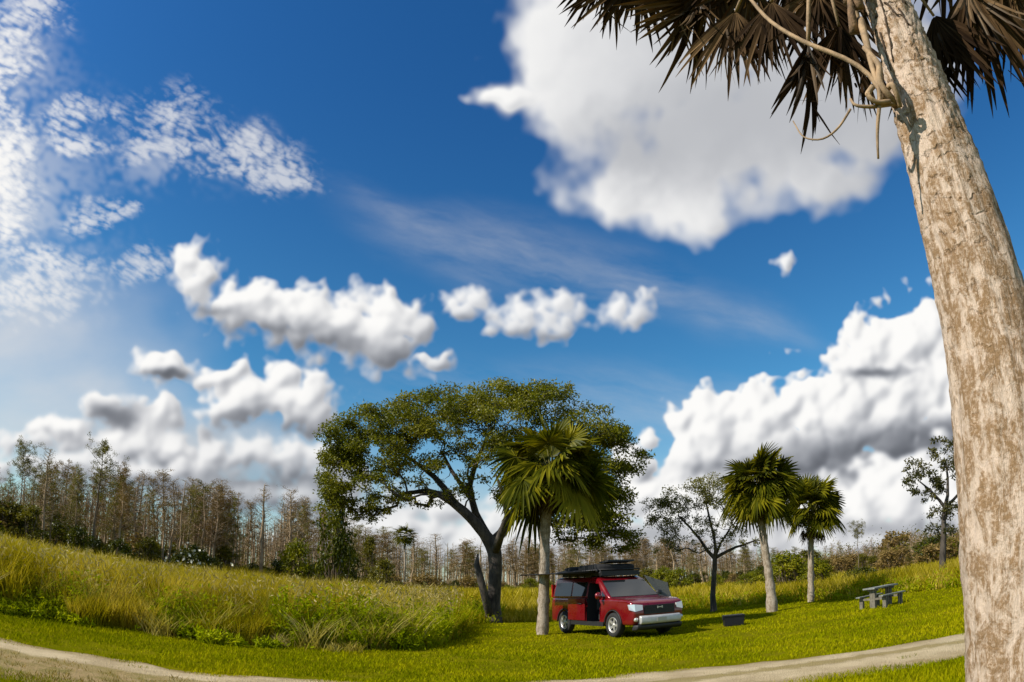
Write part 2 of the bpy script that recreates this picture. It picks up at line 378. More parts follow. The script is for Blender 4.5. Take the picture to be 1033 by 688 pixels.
def leaf_mat(name, cols, translucent=0.35, rough=0.6, nscale=0.9, gloss=0.25, tcol=(1.1, 1.15, 0.5)):
    """cols: three colours; each leaf takes one near its clump's"""
    m, T, out = new_mat(name)
    co = T.n('ShaderNodeTexCoord').outputs['Object']
    rnd = T.n('ShaderNodeNewGeometry').outputs['Random Per Island']
    cl = T.noise(co, nscale, 3, 0.55).outputs['Fac']
    f = T.math('ADD', T.math('MULTIPLY', T.ramp(cl, 0.3, 0.7), 0.55), T.math('MULTIPLY', rnd, 0.45))
    cr = T.n('ShaderNodeValToRGB'); e = cr.color_ramp.elements
    e[0].position = 0.1; e[0].color = c4(cols[0]); e[1].position = 0.9; e[1].color = c4(cols[2]); x = e.new(0.5); x.color = c4(cols[1])
    T.link(f, cr.inputs[0]); col = cr.outputs[0]
    d = T.n('ShaderNodeBsdfDiffuse'); T.link(col, d.inputs[0])
    tr = T.n('ShaderNodeBsdfTranslucent'); T.link(T.mix(1.0, col, c4(tcol), 'MULTIPLY'), tr.inputs[0])
    mx = T.n('ShaderNodeMixShader'); mx.inputs[0].default_value = translucent; T.link(d.outputs[0], mx.inputs[1]); T.link(tr.outputs[0], mx.inputs[2])
    g = T.n('ShaderNodeBsdfGlossy'); g.inputs['Roughness'].default_value = rough; g.inputs[0].default_value = (0.8, 0.85, 0.8, 1)
    lw = T.n('ShaderNodeFresnel'); lw.inputs[0].default_value = 1.3
    m2 = T.n('ShaderNodeMixShader'); T.link(T.math('MULTIPLY', lw.outputs[0], gloss * 0.30), m2.inputs[0]); T.link(mx.outputs[0], m2.inputs[1]); T.link(g.outputs[0], m2.inputs[2])
    T.link(m2.outputs[0], out.inputs[0]); return m
def bark_mat(name, a, b, scale=8.0, stretch=0.25, bump=0.6, rough=0.9):
    m, T, out = new_mat(name)
    co = T.n('ShaderNodeTexCoord').outputs['Object']
    v = T.map(co, scale=(1, 1, stretch))
    f = T.noise(v, scale, 6, 0.65, 0.4).outputs['Fac']; f2 = T.noise(co, scale * 0.2, 3, 0.5).outputs['Fac']
    col = T.mix(T.ramp(T.math('ADD', T.math('MULTIPLY', f, 0.7), T.math('MULTIPLY', f2, 0.3)), 0.36, 0.64), c4(a), c4(b))
    p = principled(T, out, col, rough)
    bp = T.n('ShaderNodeBump'); bp.inputs['Strength'].default_value = bump; bp.inputs['Distance'].default_value = 0.03
    T.link(f, bp.inputs['Height']); T.link(bp.outputs[0], p.inputs['Normal']); return m

# ------------------------------------------------------------------ ground
LAWN = (0.14, 0.15, 0.002)
EDGE = [ground(*p).xy for p in [(-60, 606), (0, 617), (100, 632), (200, 645), (300, 655), (400, 658), (440, 655), (458, 647)]] + \
       [ground(*p).xy for p in [(468, 634), (480, 629), (560, 627), (640, 621), (700, 614), (800, 607), (860, 604), (900, 600), (970, 592), (1033, 584), (1120, 570)]]
TRACK = [(-16, -6), (-12, 0.5), (-9.2, 4.3), (-6.1, 6.6), (-2.5, 8.35), (0.6, 9.25), (2.9, 9.7), (4.9, 9.5), (6.6, 8.65), (8.4, 7.0), (10.2, 4.6), (12, 1), (13, -5)]
def dense(poly, n):
    p = np.array(poly, float); d = np.r_[0, np.cumsum(np.linalg.norm(np.diff(p, axis=0), axis=1))]
    s = np.linspace(0, d[-1], n)
    q = np.stack([np.interp(s, d, p[:, 0]), np.interp(s, d, p[:, 1])], -1)
    for _ in range(max(2, n // 14)):
        q[1:-1] = (q[:-2] + 2 * q[1:-1] + q[2:]) / 4
    return q
EDGE_L = dense(EDGE, 160); TRK = dense(TRACK, 200)
def lawn_edge_y(x):                            # beyond this line the long grass stands
    return np.interp(x, EDGE_X, EDGE_Y)
order = np.argsort(EDGE_L[:, 0]); EDGE_X, EDGE_Y = EDGE_L[order, 0], EDGE_L[order, 1]
def track_dist(p):
    best = np.full(len(p), 1e9)
    for k in range(0, len(TRK)): best = np.minimum(best, (p[:, 0] - TRK[k, 0]) ** 2 + (p[:, 1] - TRK[k, 1]) ** 2)
    return np.sqrt(best)

def ground_mat():
    m, T, out = new_mat('lawn_and_earth')
    co = T.n('ShaderNodeNewGeometry').outputs['Position']
    big = T.noise(co, 0.35, 4, 0.55).outputs['Fac']; mid = T.noise(co, 2.2, 5, 0.65).outputs['Fac']; fine = T.noise(co, 40, 5, 0.7).outputs['Fac']
    col = T.mix(T.ramp(big, 0.3, 0.7), c4([x * 0.85 for x in LAWN]), (0.20, 0.185, 0.003, 1))
    col = T.mix(T.math('MULTIPLY', T.ramp(mid, 0.45, 0.75), 0.5), col, (0.25, 0.19, 0.02, 1))
    col = T.mix(T.math('MULTIPLY', T.ramp(fine, 0.35, 0.7), 0.6), col, (0.10, 0.105, 0.002, 1))
    p = principled(T, out, col, 0.95, Specular_IOR_Level=0.0)
    b = T.n('ShaderNodeBump'); b.inputs['Strength'].default_value = 0.8; b.inputs['Distance'].default_value = 0.05
    T.link(T.math('ADD', fine, T.math('MULTIPLY', mid, 1.5)), b.inputs['Height']); T.link(b.outputs[0], p.inputs['Normal']); return m
mb = MB(); n = 96; th = np.arange(n) * 2 * math.pi / n
rr = [0.0, 3, 8, 20, 60, 200, 800, 4000]
V = [(0, 0, 0)] + [(r * math.cos(t), r * math.sin(t), 0) for r in rr[1:] for t in th]
mb.add(V, [np.array([(0, 1 + i, 1 + (i + 1) % n) for i in range(n)]),
           np.array([(1 + k * n + i, 1 + (k + 1) * n + i, 1 + (k + 1) * n + (i + 1) % n, 1 + k * n + (i + 1) % n) for k in range(len(rr) - 2) for i in range(n)])], 0, False)
tag(mb.build('ground', ground_mat()), kind='structure')

def ribbon(line, w0, w1, z, cols=9):
    t = unit(np.gradient(line, axis=0)); nrm = np.stack([-t[:, 1], t[:, 0]], -1); s = np.linspace(w0, w1, cols)
    V = line[:, None] + nrm[:, None] * s[None, :, None]
    V = np.concatenate([V, np.full(V.shape[:2] + (1,), z)], -1).reshape(-1, 3)
    i = np.arange(len(line) - 1)[:, None] * cols; j = np.arange(cols - 1)[None]
    return V, np.stack([i + j, i + cols + j, i + cols + j + 1, i + j + 1], -1).reshape(-1, 4)
def track_mat():
    m, T, out = new_mat('crushed_shell')
    co = T.n('ShaderNodeNewGeometry').outputs['Position']; acr = T.n('ShaderNodeAttribute', attribute_name='across').outputs['Fac']
    pat = T.noise(co, 1.1, 5, 0.6).outputs['Fac']; peb = T.voro(co, 34, 2, 0.6).outputs['Distance']; fine = T.noise(co, 70, 4, 0.7).outputs['Fac']
    col = T.mix(T.ramp(pat, 0.36, 0.64), (0.46, 0.36, 0.20, 1), (0.80, 0.66, 0.41, 1))
    col = T.mix(T.math('MULTIPLY', T.ramp(peb, 0.12, 0.5), 0.55), col, (0.36, 0.27, 0.15, 1))
    col = T.mix(T.math('MULTIPLY', T.ramp(fine, 0.5, 0.75), 0.5), col, (0.78, 0.70, 0.54, 1))
    wob = T.math('ADD', T.math('ABSOLUTE', acr), T.math('MULTIPLY', T.math('SUBTRACT', T.noise(co, 2.4, 5, 0.7).outputs['Fac'], 0.5), 0.75))
    col = T.mix(T.math('MULTIPLY', T.ramp(wob, 0.26, 0.08), 0.75), col, (0.27, 0.21, 0.07, 1))
    col = T.mix(T.math('MULTIPLY', T.ramp(wob, 0.62, 1.0), 0.85), col, (0.25, 0.18, 0.07, 1))
    px_ = T.n('ShaderNodeSeparateXYZ'); T.link(co, px_.inputs[0])
    worn = T.math('MULTIPLY', T.ramp(px_.outputs['X'], -0.5, -3.0), T.ramp(T.math('ADD', acr, T.math('MULTIPLY', T.math('SUBTRACT', T.noise(co, 1.6, 6, 0.7).outputs['Fac'], 0.5), 1.6)), 0.30, -0.25))
    col = T.mix(T.math('MULTIPLY', worn, 0.85), col, T.mix(T.ramp(T.noise(co, 3.5, 5, 0.7).outputs['Fac'], 0.35, 0.65), (0.17, 0.14, 0.02, 1), (0.33, 0.23, 0.10, 1)))
    p = principled(T, out, col, 0.95, Specular_IOR_Level=0.1)
    b = T.n('ShaderNodeBump'); b.inputs['Strength'].default_value = 0.9; b.inputs['Distance'].default_value = 0.03
    T.link(T.math('ADD', T.math('MULTIPLY', peb, 0.7), T.noise(co, 9, 6, 0.7).outputs['Fac']), b.inputs['Height']); T.link(b.outputs[0], p.inputs['Normal']); return m
mb = MB()
V, Fq = ribbon(TRK, -1.32, 1.18, 0.012, 13)
w = (fbm(V[:, 0].astype(np.float32), V[:, 1].astype(np.float32), 0.9, 4, 77) - 0.5)
t = unit(np.gradient(TRK, axis=0)); nrm = np.repeat(np.stack([-t[:, 1], t[:, 0]], -1), 13, 0)
sgn = np.tile(np.linspace(-1, 1, 13), len(TRK)); V[:, :2] += nrm * (w * 0.9 * sgn)[:, None]
V[:, 2] += 0.03 * (1 - sgn ** 2) - 0.012 * (np.abs(sgn) > 0.99)
mb.add(V, Fq); trk = mb.build('gravel_track', track_mat()); tag(trk, kind='structure')
trk.data.attributes.new('across', 'FLOAT', 'POINT').data.foreach_set('value', sgn.astype(np.float32))

# ------------------------------------------------------------------ grass
def blades(mb, pos, height, width, lean, bend, segs=2, mat=0):
    n = len(pos); a = rng.random(n) * 2 * math.pi; f = np.stack([np.cos(a), np.sin(a), 0 * a], -1)
    la = rng.random(n) * 2 * math.pi; d = np.stack([np.cos(la), np.sin(la), 0 * la], -1)
    height = np.broadcast_to(height, (n,)); width = np.broadcast_to(width, (n,))
    rows = []
    for k in range(segs + 1):
        u = k / segs
        c = pos + d * (height * (lean * u + bend * u * u))[:, None] + np.array([0, 0, 1.0]) * (height * (u - 0.25 * bend * u * u))[:, None]
        if k < segs:
            hw = (width * (1 - 0.45 * u) * 0.5)[:, None]; rows += [c - f * hw, c + f * hw]
        else: rows.append(c)
    V = np.stack(rows, 1); m = V.shape[1]; base = np.arange(n)[:, None] * m
    fs = []
    for k in range(segs - 1): fs.append(base + np.array([[2 * k, 2 * k + 1, 2 * k + 3, 2 * k + 2]]))
    mb.add(V.reshape(-1, 3), ([np.concatenate(fs)] if fs else []) + [base + np.array([[m - 3, m - 2, m - 1]])], mat, True)

def scatter(n, x0, x1, y0, y1):
    return np.stack([x0 + (x1 - x0) * rng.random(n), y0 + (y1 - y0) * rng.random(n)], -1)
def polar(n, a0, a1, r0, r1, p=1.0):           # more of them near the camera
    a = R(a0) + R(a1 - a0) * rng.random(n); r = (r0 ** -p + (r1 ** -p - r0 ** -p) * rng.random(n)) ** (-1 / p)
    return np.stack([np.sin(a) * r, np.cos(a) * r], -1)
def z0(p, z=0.0): return np.concatenate([p, np.full((len(p), 1), z)], -1)

M_lawn = leaf_mat('lawn_blades', [(0.13, 0.155, 0.001), (0.25, 0.26, 0.001), (0.37, 0.325, 0.005)], 0.25, 0.6, 0.42, 0.0, (1.1, 1.1, 0.2))
p = polar(330000, -58, 62, 5.0, 42, 0.6)
td = track_dist(p); cut = 1.06 + (fbm(p[:, 0].astype(np.float32), p[:, 1].astype(np.float32), 0.7, 4, 5) - .5) * 1.7
strip = (np.abs(td) < 0.34) & (rng.random(len(p)) < 0.22) & (fbm(p[:, 0].astype(np.float32), p[:, 1].astype(np.float32), 1.4, 3, 6) > 0.5)
inner_left = (p[:, 0] < -1.5) & (np.linalg.norm(p, axis=1) < 9.2) & (td < 2.0)
keep = ((td > cut) | strip) & (p[:, 1] < lawn_edge_y(p[:, 0]) + 0.5)
worn = (p[:, 1] * 0.9 - p[:, 0] * 0.0 < 7.6) & (p[:, 0] < -1) & (rng.random(len(p)) < 0.45)
keep &= ~worn
p = p[keep]; r_ = np.linalg.norm(p, axis=1)
mb = MB(); lp = fbm(p[:, 0].astype(np.float32) + 90, p[:, 1].astype(np.float32) + 90, 1.3, 4, 61); bare = (lp < 0.34) & (rng.random(len(p)) < .75)
p, r_, lp = p[~bare], r_[~bare], lp[~bare]
blades(mb, z0(p), (0.030 + 0.035 * rng.random(len(p))) * (0.5 + 1.2 * lp), 0.006 + 0.0011 * r_, 0.3, 0.25, 1)
tag(mb.build('lawn_grass', M_lawn), kind='stuff', label='short mown yellow-green grass on the lawn beside the track', cat='grass')

# dry worn turf on the inner half of the track, bottom left
def patchy(p, size, seed): return fbm(p[:, 0].astype(np.float32) + 300, p[:, 1].astype(np.float32) + 300, size, 4, seed)
M_dry = leaf_mat('dry_grass', [(0.17, 0.155, 0.003), (0.37, 0.30, 0.010), (0.62, 0.49, 0.10)], 0.45, 0.6, 0.75, 0.0, (1.1, 1.05, 0.5))
M_green = leaf_mat('green_grass', [(0.13, 0.165, 0.001), (0.28, 0.33, 0.003), (0.44, 0.43, 0.010)], 0.45, 0.5, 0.6, 0.03)
p = polar(60000, -62, 20, 5.2, 11, 0.6); td = track_dist(p); rin = np.linalg.norm(p, axis=1)
k = (td < 1.5) & (rin < np.interp(np.degrees(np.arctan2(p[:, 0], p[:, 1])), [-60, -40, -20, 0, 20], [8.6, 9.0, 8.7, 8.6, 8.4])) & (patchy(p, 0.6, 41) > 0.47) & (rng.random(len(p)) < 0.40)
p = p[k]; mb = MB(); blades(mb, z0(p, 0.03), 0.03 + 0.04 * rng.random(len(p)), 0.013, 0.4, 0.3, 1)
tag(mb.build('dry_turf', leaf_mat('dry_turf', [(0.16, 0.12, 0.015), (0.26, 0.18, 0.035), (0.36, 0.25, 0.075)], 0.2, 0.6, 1.5, 0.0)), kind='stuff', label='worn brown turf patches growing into the inner edge of the gravel track', cat='grass')
# the high field on the left
mb = MB()
p = polar(190000, -56, 1.5, 10, 40, 0.9); e = p[:, 1] - lawn_edge_y(p[:, 0])
keep = (e > 0.30 + 2.4 * (patchy(p, 1.0, 3) - .5)) & ((p[:, 0] < -0.6) | (e > 0.8)) & ((patchy(p, 0.6, 56) > 0.36) | (e > 2.5))
p = p[keep]; e = e[keep]; pt = patchy(p, 2.2, 4)
tuft = patchy(p, 0.9, 55)
near_oak = np.clip((p[:, 0] + 4.5) / 4.0, 0, 1)
h = (0.55 + 0.75 * np.clip(e / 2.2, 0, 1)) * (0.30 + 0.70 * pt + 0.60 * tuft) * (0.8 + 0.4 * rng.random(len(p))) * (1 - 0.62 * near_oak)
blades(mb, z0(p), h, 0.008 + 0.0007 * np.linalg.norm(p, axis=1), 0.16, 0.30, 3)
p = polar(60000, -56, 48, 38, 150, 0.8); p = p[p[:, 1] > lawn_edge_y(p[:, 0]) + 2]
far_right = np.clip((p[:, 0] / p[:, 1]) * 3, 0, 1)
blades(mb, z0(p), (0.8 + 0.7 * rng.random(len(p))) * (1 - 0.35 * far_right), 0.05 + 0.0012 * np.linalg.norm(p, axis=1), 0.15, 0.25, 2)
p = polar(52000, -2, 50, 19, 40, 0.8); e = p[:, 1] - lawn_edge_y(p[:, 0]); k = (e > 0.3) & (p[:, 0] > -1); p = p[k]; e = e[k]
blades(mb, z0(p), (0.3 + 0.5 * np.clip(e / 4, 0, 1)) * (0.6 + 0.8 * rng.random(len(p))), 0.02 + 0.0006 * np.linalg.norm(p, axis=1), 0.16, 0.3, 2)
tag(mb.build('tall_dry_grass', M_dry), kind='stuff', label='tall straw and olive prairie grass filling the field behind the lawn', cat='tall grass')
# scattered straw tufts that break the border and stand up in the field
mb = MB()
c = polar(420, -56, 0, 9.8, 34, 0.9); e = c[:, 1] - lawn_edge_y(c[:, 0]); c = c[(e > -0.25) & (c[:, 0] < -2.2)]
q = np.repeat(c, 60, 0); hs_ = np.repeat(0.35 + 1.15 * rng.random(len(c)) ** 1.3, 60) * np.clip(0.5 + 0.4 * np.repeat(c[:, 1] - lawn_edge_y(c[:, 0]), 60), .45, 1)
q = q + rng.normal(size=q.shape) * 0.13
blades(mb, z0(q), hs_ * (0.6 + .5 * rng.random(len(q))), 0.012 + 0.0006 * np.linalg.norm(q, axis=1), 0.32, 0.5, 3)
tag(mb.build('straw_tufts', leaf_mat('straw', [(0.20, 0.16, 0.02), (0.36, 0.29, 0.06), (0.55, 0.46, 0.18)], 0.4, 0.7, 0.9, 0.0)), kind='stuff', label='bleached straw tufts scattered through the tall field grass', cat='grass')
# seed heads standing out of it
mb = MB()
p = polar(3800, -56, -4, 11, 36, 0.9); p = p[p[:, 1] > lawn_edge_y(p[:, 0]) + 1.0]
hh = 1.0 + 0.45 * rng.random(len(p))
for q in range(3):
    pp = z0(p) + np.stack([0 * hh, 0 * hh, hh - 0.12 * q], -1) + rng.normal(size=(len(p), 3)) * 0.02
    mb.leaves(pp, rdir(len(p)), rdir(len(p), 1.5), 0.16, 0.04)
blades(mb, z0(p), hh, 0.016, 0.02, 0.05, 2)
tag(mb.build('grass_seed_heads', leaf_mat('seed_heads', [(0.26, 0.20, 0.06), (0.38, 0.30, 0.11), (0.50, 0.42, 0.20)], 0.3, 0.7, 0.5, 0.02)), kind='stuff',
    label='pale feathery seed heads rising out of the tall grass', cat='seed heads')
# green weeds along the front of the field
mb = MB()
p = polar(70000, -56, 1, 9.6, 30, 0.9); e = p[:, 1] - lawn_edge_y(p[:, 0]); lim = 1.2 + 2.2 * patchy(p, 1.6, 8) + 5.0 * np.clip((p[:, 0] + 6) / 3.5, 0, 1)
k = (e > -0.05 + 2.2 * (patchy(p, 1.0, 3) - .5)) & (e < lim) & ((patchy(p, 0.7, 57) > 0.43) | (p[:, 0] > -4.5)) & (p[:, 0] < -0.4); p = p[k]; e = e[k]
h = (0.18 + 0.66 * np.clip(e / 1.2, 0, 1)) * (0.3 + 1.25 * patchy(p, 0.9, 9)) * (0.7 + 0.6 * rng.random(len(p)))
blades(mb, z0(p), h, 0.012 + 0.0006 * np.linalg.norm(p, axis=1), 0.25, 0.35, 3)
for q in range(4):
    s = rng.random(len(p)); pp = z0(p) + np.stack([rng.normal(size=len(p)) * .07, rng.normal(size=len(p)) * .07, h * (0.25 + 0.75 * s)], -1)
    mb.leaves(pp, rdir(len(p), 0.9), rdir(len(p), 0.2), 0.08 + 0.10 * rng.random(len(p)), 0.03 + 0.035 * rng.random(len(p)))
tag(mb.build('green_weeds', M_green), kind='stuff', label='low leafy green weeds along the front edge of the tall grass', cat='weeds')
# lighter weeds along the right hand lawn edge
mb = MB()
p = polar(26000, 6, 52, 17, 40, 0.8); e = p[:, 1] - lawn_edge_y(p[:, 0]); k = (e > 0.0 + 1.2 * (patchy(p, 2, 13) - .5)) & (e < 3.5); p = p[k]; e = e[k]
h = (0.20 + 0.45 * np.clip(e / 2.0, 0, 1)) * (0.4 + 1.1 * patchy(p, 1.3, 19)) * (0.7 + 0.6 * rng.random(len(p)))
blades(mb, z0(p), h, 0.03, 0.25, 0.35, 2)
for q in range(3):
    s = rng.random(len(p)); pp = z0(p) + np.stack([rng.normal(size=len(p)) * .1, rng.normal(size=len(p)) * .1, h * (0.25 + 0.75 * s)], -1)
    mb.leaves(pp, rdir(len(p), 0.9), rdir(len(p), 0.2), 0.16, 0.07)
tag(mb.build('low_undergrowth', M_green), kind='stuff', label='low green undergrowth along the far lawn edge by the picnic table', cat='undergrowth')

# ------------------------------------------------------------------ broadleaf trees
def curve(a, b, n, wob, up=0.0):
    a, b = np.asarray(a, float), np.asarray(b, float); u = np.linspace(0, 1, n)[:, None]
    L = np.linalg.norm(b - a); mid = rng.normal(size=3) * L * wob + np.array([0, 0, up * L])
    q = a + (b - a) * u + mid * (4 * u * (1 - u)) + rng.normal(size=(n, 3)) * L * wob * 0.18 * (u * (1 - u) * 4)
    return q
class Skeleton:
    def __init__(self, root, r0=0.012, power=2.3):
        self.p = [np.asarray(root, float)]; self.par = [-1]; self.r0 = r0; self.pw = power; self.leafs = []; self.minr = {}
    def path(self, start, pts, radii=None):
        k = start
        for i, q in enumerate(pts):
            self.p.append(np.asarray(q, float)); self.par.append(k); k = len(self.p) - 1
            if radii is not None: self.minr[k] = radii[i]
        return k
    def join(self, target, wob=0.12, up=0.08, step=0.35, bias=0.0, skip=0):
        P = np.array(self.p[skip:]); t = np.asarray(target, float)
        d = np.linalg.norm(P - t, axis=1) + bias * np.maximum(0, P[:, 2] - t[2]); k = int(np.argmin(d)) + skip
        n = max(3, int(np.linalg.norm(self.p[k] - t) / step) + 2)
        c = curve(self.p[k], t, n, wob, up)
        e = self.path(k, c[1:]); self.leafs.append(e); return e
    def tubes(self, mb, sides=7, taper_tip=0.4, maxr=9):
        n = len(self.p); acc = np.zeros(n); ch = [[] for _ in range(n)]
        for i in range(1, n): ch[self.par[i]].append(i)
        for i in range(n - 1, -1, -1):
            acc[i] = self.r0 ** self.pw if not ch[i] else sum(acc[c] for c in ch[i])
        r = np.minimum(acc ** (1 / self.pw), maxr)
        for k, v in self.minr.items(): r[k] = v
        if ch[0]: r[0] = r[ch[0][0]] * 1.1
        starts = [(0, None)]
        while starts:
            i, fr = starts.pop(); pts, rad = [], []
            if fr is not None: pts.append(self.p[fr]); rad.append(min(r[fr], r[i] * 1.25))
            while True:
                pts.append(self.p[i]); rad.append(r[i])
                if not ch[i]: break
                best = max(ch[i], key=lambda c: r[c])
                for c in ch[i]:
                    if c != best: starts.append((c, i))
                i = best
            if len(pts) > 1:
                if not ch[i]: rad[-1] *= taper_tip
                mb.tube(pts, rad, sides if max(rad) > 0.05 else (5 if max(rad) > 0.02 else 3), cap=max(rad) > 0.05)
def leaf_clump(mb, c, rad, n, size, flat=0.65, mat=0, updir=0.6, ratio=0.5):
    u = rdir(n); q = rng.random(n) ** 0.45
    pos = np.asarray(c) + u * (q * rad)[:, None] * np.array([1, 1, flat])
    nr = unit(rdir(n, updir) + u * 0.35); al = rdir(n)
    mb.leaves(pos, nr, al, size * (0.6 + 0.8 * rng.random(n)), size * ratio * (0.7 + 0.6 * rng.random(n)), mat)
def twigs(mb, c, rad, n, r=0.006):
    for _ in range(n):
        e = np.asarray(c) + rdir(1)[0] * rad * (0.6 + 0.5 * rng.random()); mb.tube(curve(c, e, 4, 0.12), [r, r * .8, r * .6, r * .3], 3, cap=False)

def pixel_clumps(blobs, dist, origin):
    out = []
    for (px, py, rx, ry, n, depth, *o) in blobs:
        for _ in range(n):
            a = rng.random() * 2 * math.pi; q = math.sqrt(rng.random())
            d = dist + depth * (rng.random() * 2 - 1) * math.sqrt(max(0.1, 1 - q * q))
            out.append((np.array(at(px + rx * q * math.cos(a), py + ry * q * math.sin(a), d) - origin), o[0] if o else 1.0))
    return out

# live oak behind the vehicle ------------------------------------------------
M_oakbark = bark_mat('oak_bark', (0.018, 0.014, 0.011), (0.085, 0.07, 0.055), 7, 0.3)
M_oak = leaf_mat('oak_leaves', [(0.070, 0.082, 0.003), (0.155, 0.158, 0.008), (0.29, 0.26, 0.03)], 0.42, 0.5, 0.55, 0.25)
O = ground(497, 628); OD = math.hypot(O.x, O.y)
def op(px, py, dd=0.0): return np.array(at(px, py, OD + dd) - O)
oak = empty('live_oak_tree', O, 0, 'big spreading live oak with a low crooked limb, standing left of the red vehicle', 'tree')
sk = Skeleton((0, 0, -0.1), 0.0125, 2.25)
f = sk.path(0, [op(498, 626), op(497, 610), op(499, 592), op(500, 574, -.1), op(499, 558), op(496, 549)], [0.36, 0.29, 0.26, 0.26, 0.28, 0.30])
a = sk.path(f, [op(488, 538, -.2), op(478, 526, -.4), op(468, 516, -.5), op(456, 506, -.4), op(444, 499, -.2), op(430, 495, 0), op(414, 497, .3), op(398, 500, .2)], [.22, .205, .19, .17, .15, .12, .09, .07])
a2 = sk.path(a - 4, [op(448, 492, .2), op(438, 481, .5), op(424, 470, .9), op(410, 460, 1.2)], [.13, .11, .085, .06])
b = sk.path(f, [op(487, 532, .4), op(480, 518, .6), op(476, 504, .7), op(474, 490, .9), op(478, 474, 1.0), op(484, 458, 1.0), op(492, 440, .8)], [.17, .15, .135, .12, .10, .08, .06])
b2 = sk.path(b - 4, [op(466, 490, 1.5), op(455, 474, 1.9), op(446, 456, 2.2)], [.10, .08, .06])
d_ = sk.path(f, [op(506, 538, .5), op(514, 524, .8), op(526, 510, 1.0), op(540, 494, 1.0), op(556, 478, .8), (op(574, 462, .4)), op(592, 450, 0)], [.20, .18, .16, .14, .11, .09, .06])
d2 = sk.path(d_ - 4, [op(548, 508, 1.6), op(572, 502, 2.0), op(594, 500, 2.1)], [.10, .08, .05])
g_ = sk.path(f - 1, [op(505, 540, -1.0), op(512, 520, -1.8), op(508, 500, -2.4), op(500, 478, -2.8)], [.15, .12, .10, .07])
side = sk.path(1, [op(492, 612, -.3), op(489, 600, -.5), op(485, 585, -.6), op(481, 570, -.6), op(482, 559, -.5)], [.17, .15, .14, .12, .07])
blobs = [(372, 450, 44, 36, 46, 2.2), (344, 478, 18, 34, 22, 1.2), (350, 438, 20, 14, 9, 1.0), (400, 425, 40, 20, 26, 2.4), (440, 412, 44, 18, 28, 2.8), (490, 400, 42, 14, 26, 2.8), (545, 403, 32, 14, 20, 2.4),
         (592, 432, 34, 22, 26, 2.2), (470, 430, 52, 26, 26, 3.2), (530, 436, 48, 30, 26, 3.2), (425, 452, 36, 20, 14, 2.6), (500, 462, 34, 20, 8, 2.4), (622, 442, 20, 9, 7, 1.0), (644, 458, 12, 5, 4, .6, .7), (632, 470, 16, 8, 5, 1.0, .8),
         (596, 468, 36, 28, 36, 2.2), (608, 512, 24, 28, 34, 1.8), (626, 545, 14, 12, 10, 1.0, .8), (588, 505, 28, 26, 26, 1.8), (575, 535, 26, 12, 10, 1.4, .7), (600, 535, 14, 16, 10, 1.0, .8), (392, 488, 46, 16, 18, 2.2, .70), (448, 478, 46, 20, 14, 2.4, .65), (345, 512, 18, 20, 14, 1.0, .85), (365, 505, 24, 14, 8, 1.2, .7), (335, 495, 10, 20, 6, .8, .7), (420, 503, 40, 9, 14, 1.8, .55), (385, 510, 22, 8, 7, 1.2, .55), (460, 500, 16, 8, 5, 1.4, .5),
         (380, 515, 16, 10, 4, .8, .7), (470, 488, 24, 10, 4, 1.4, .7), (524, 480, 18, 30, 22, 1.8), (515, 505, 12, 16, 8, 1.2, .8), (333, 455, 10, 8, 4, .6, .7), (415, 402, 12, 5, 3, .6, .6), (570, 392, 10, 5, 3, .5, .6)]
cl = pixel_clumps(blobs, OD, O); cl.sort(key=lambda c: np.linalg.norm(c[0] - np.array([0, 0, 3.2])))
mt, ml = MB(), MB()
for c, s in cl:
    sk.join(c, 0.14, 0.06, 0.4, 0.3, 5)
    rad = (0.36 + 0.32 * rng.random()) * s
    leaf_clump(ml, c, rad, int(190 * s * rad / 0.55), 0.125, 0.55); twigs(mt, c, rad, 3, 0.009)
sk.tubes(mt, 9)
mt.build('trunk', M_oakbark, oak); ml.build('crown', M_oak, oak)
# small open tree right of the vehicle ----------------------------------------
def small_tree(name, base_px, limbs, blobs, trunk_path, radii, leaf, size, per, label, cat='tree', bark=None, r0=0.008, crad=(0.22, 0.4), dist=None, flat=0.6):
    B = ground(*base_px) if dist is None else Vector((*at(base_px[0], base_px[1], dist).xy, 0)); D = math.hypot(B.x, B.y)
    root = empty(name, B, 0, label, cat)
    loc = lambda px, py, dd=0.0: np.array(at(px, py, D + dd) - B)
    sk = Skeleton((0, 0, -0.1), r0, 2.25)
    f = sk.path(0, [loc(*q) for q in trunk_path], radii)
    for L in limbs: sk.path(f, [loc(*q) for q in L[0]], L[1])
    cl = pixel_clumps(blobs, D, B); cl.sort(key=lambda c: np.linalg.norm(c[0] - sk.p[f]))
    mt, ml = MB(), MB()
    for c, s in cl:
        sk.join(c, 0.15, 0.06, 0.35, 0.25, len(trunk_path)); rad = (crad[0] + (crad[1] - crad[0]) * rng.random()) * s
        leaf_clump(ml, c, rad, int(per * s), size, flat); twigs(mt, c, rad, 4, 0.007)
    sk.tubes(mt, 8)
    mt.build('trunk', bark or M_oakbark, root); ml.build('crown', leaf, root); return root
M_grey = leaf_mat('greyish_leaves', [(0.09, 0.09, 0.018), (0.18, 0.17, 0.045), (0.30, 0.27, 0.10)], 0.4, 0.5, 0.6, 0.15)
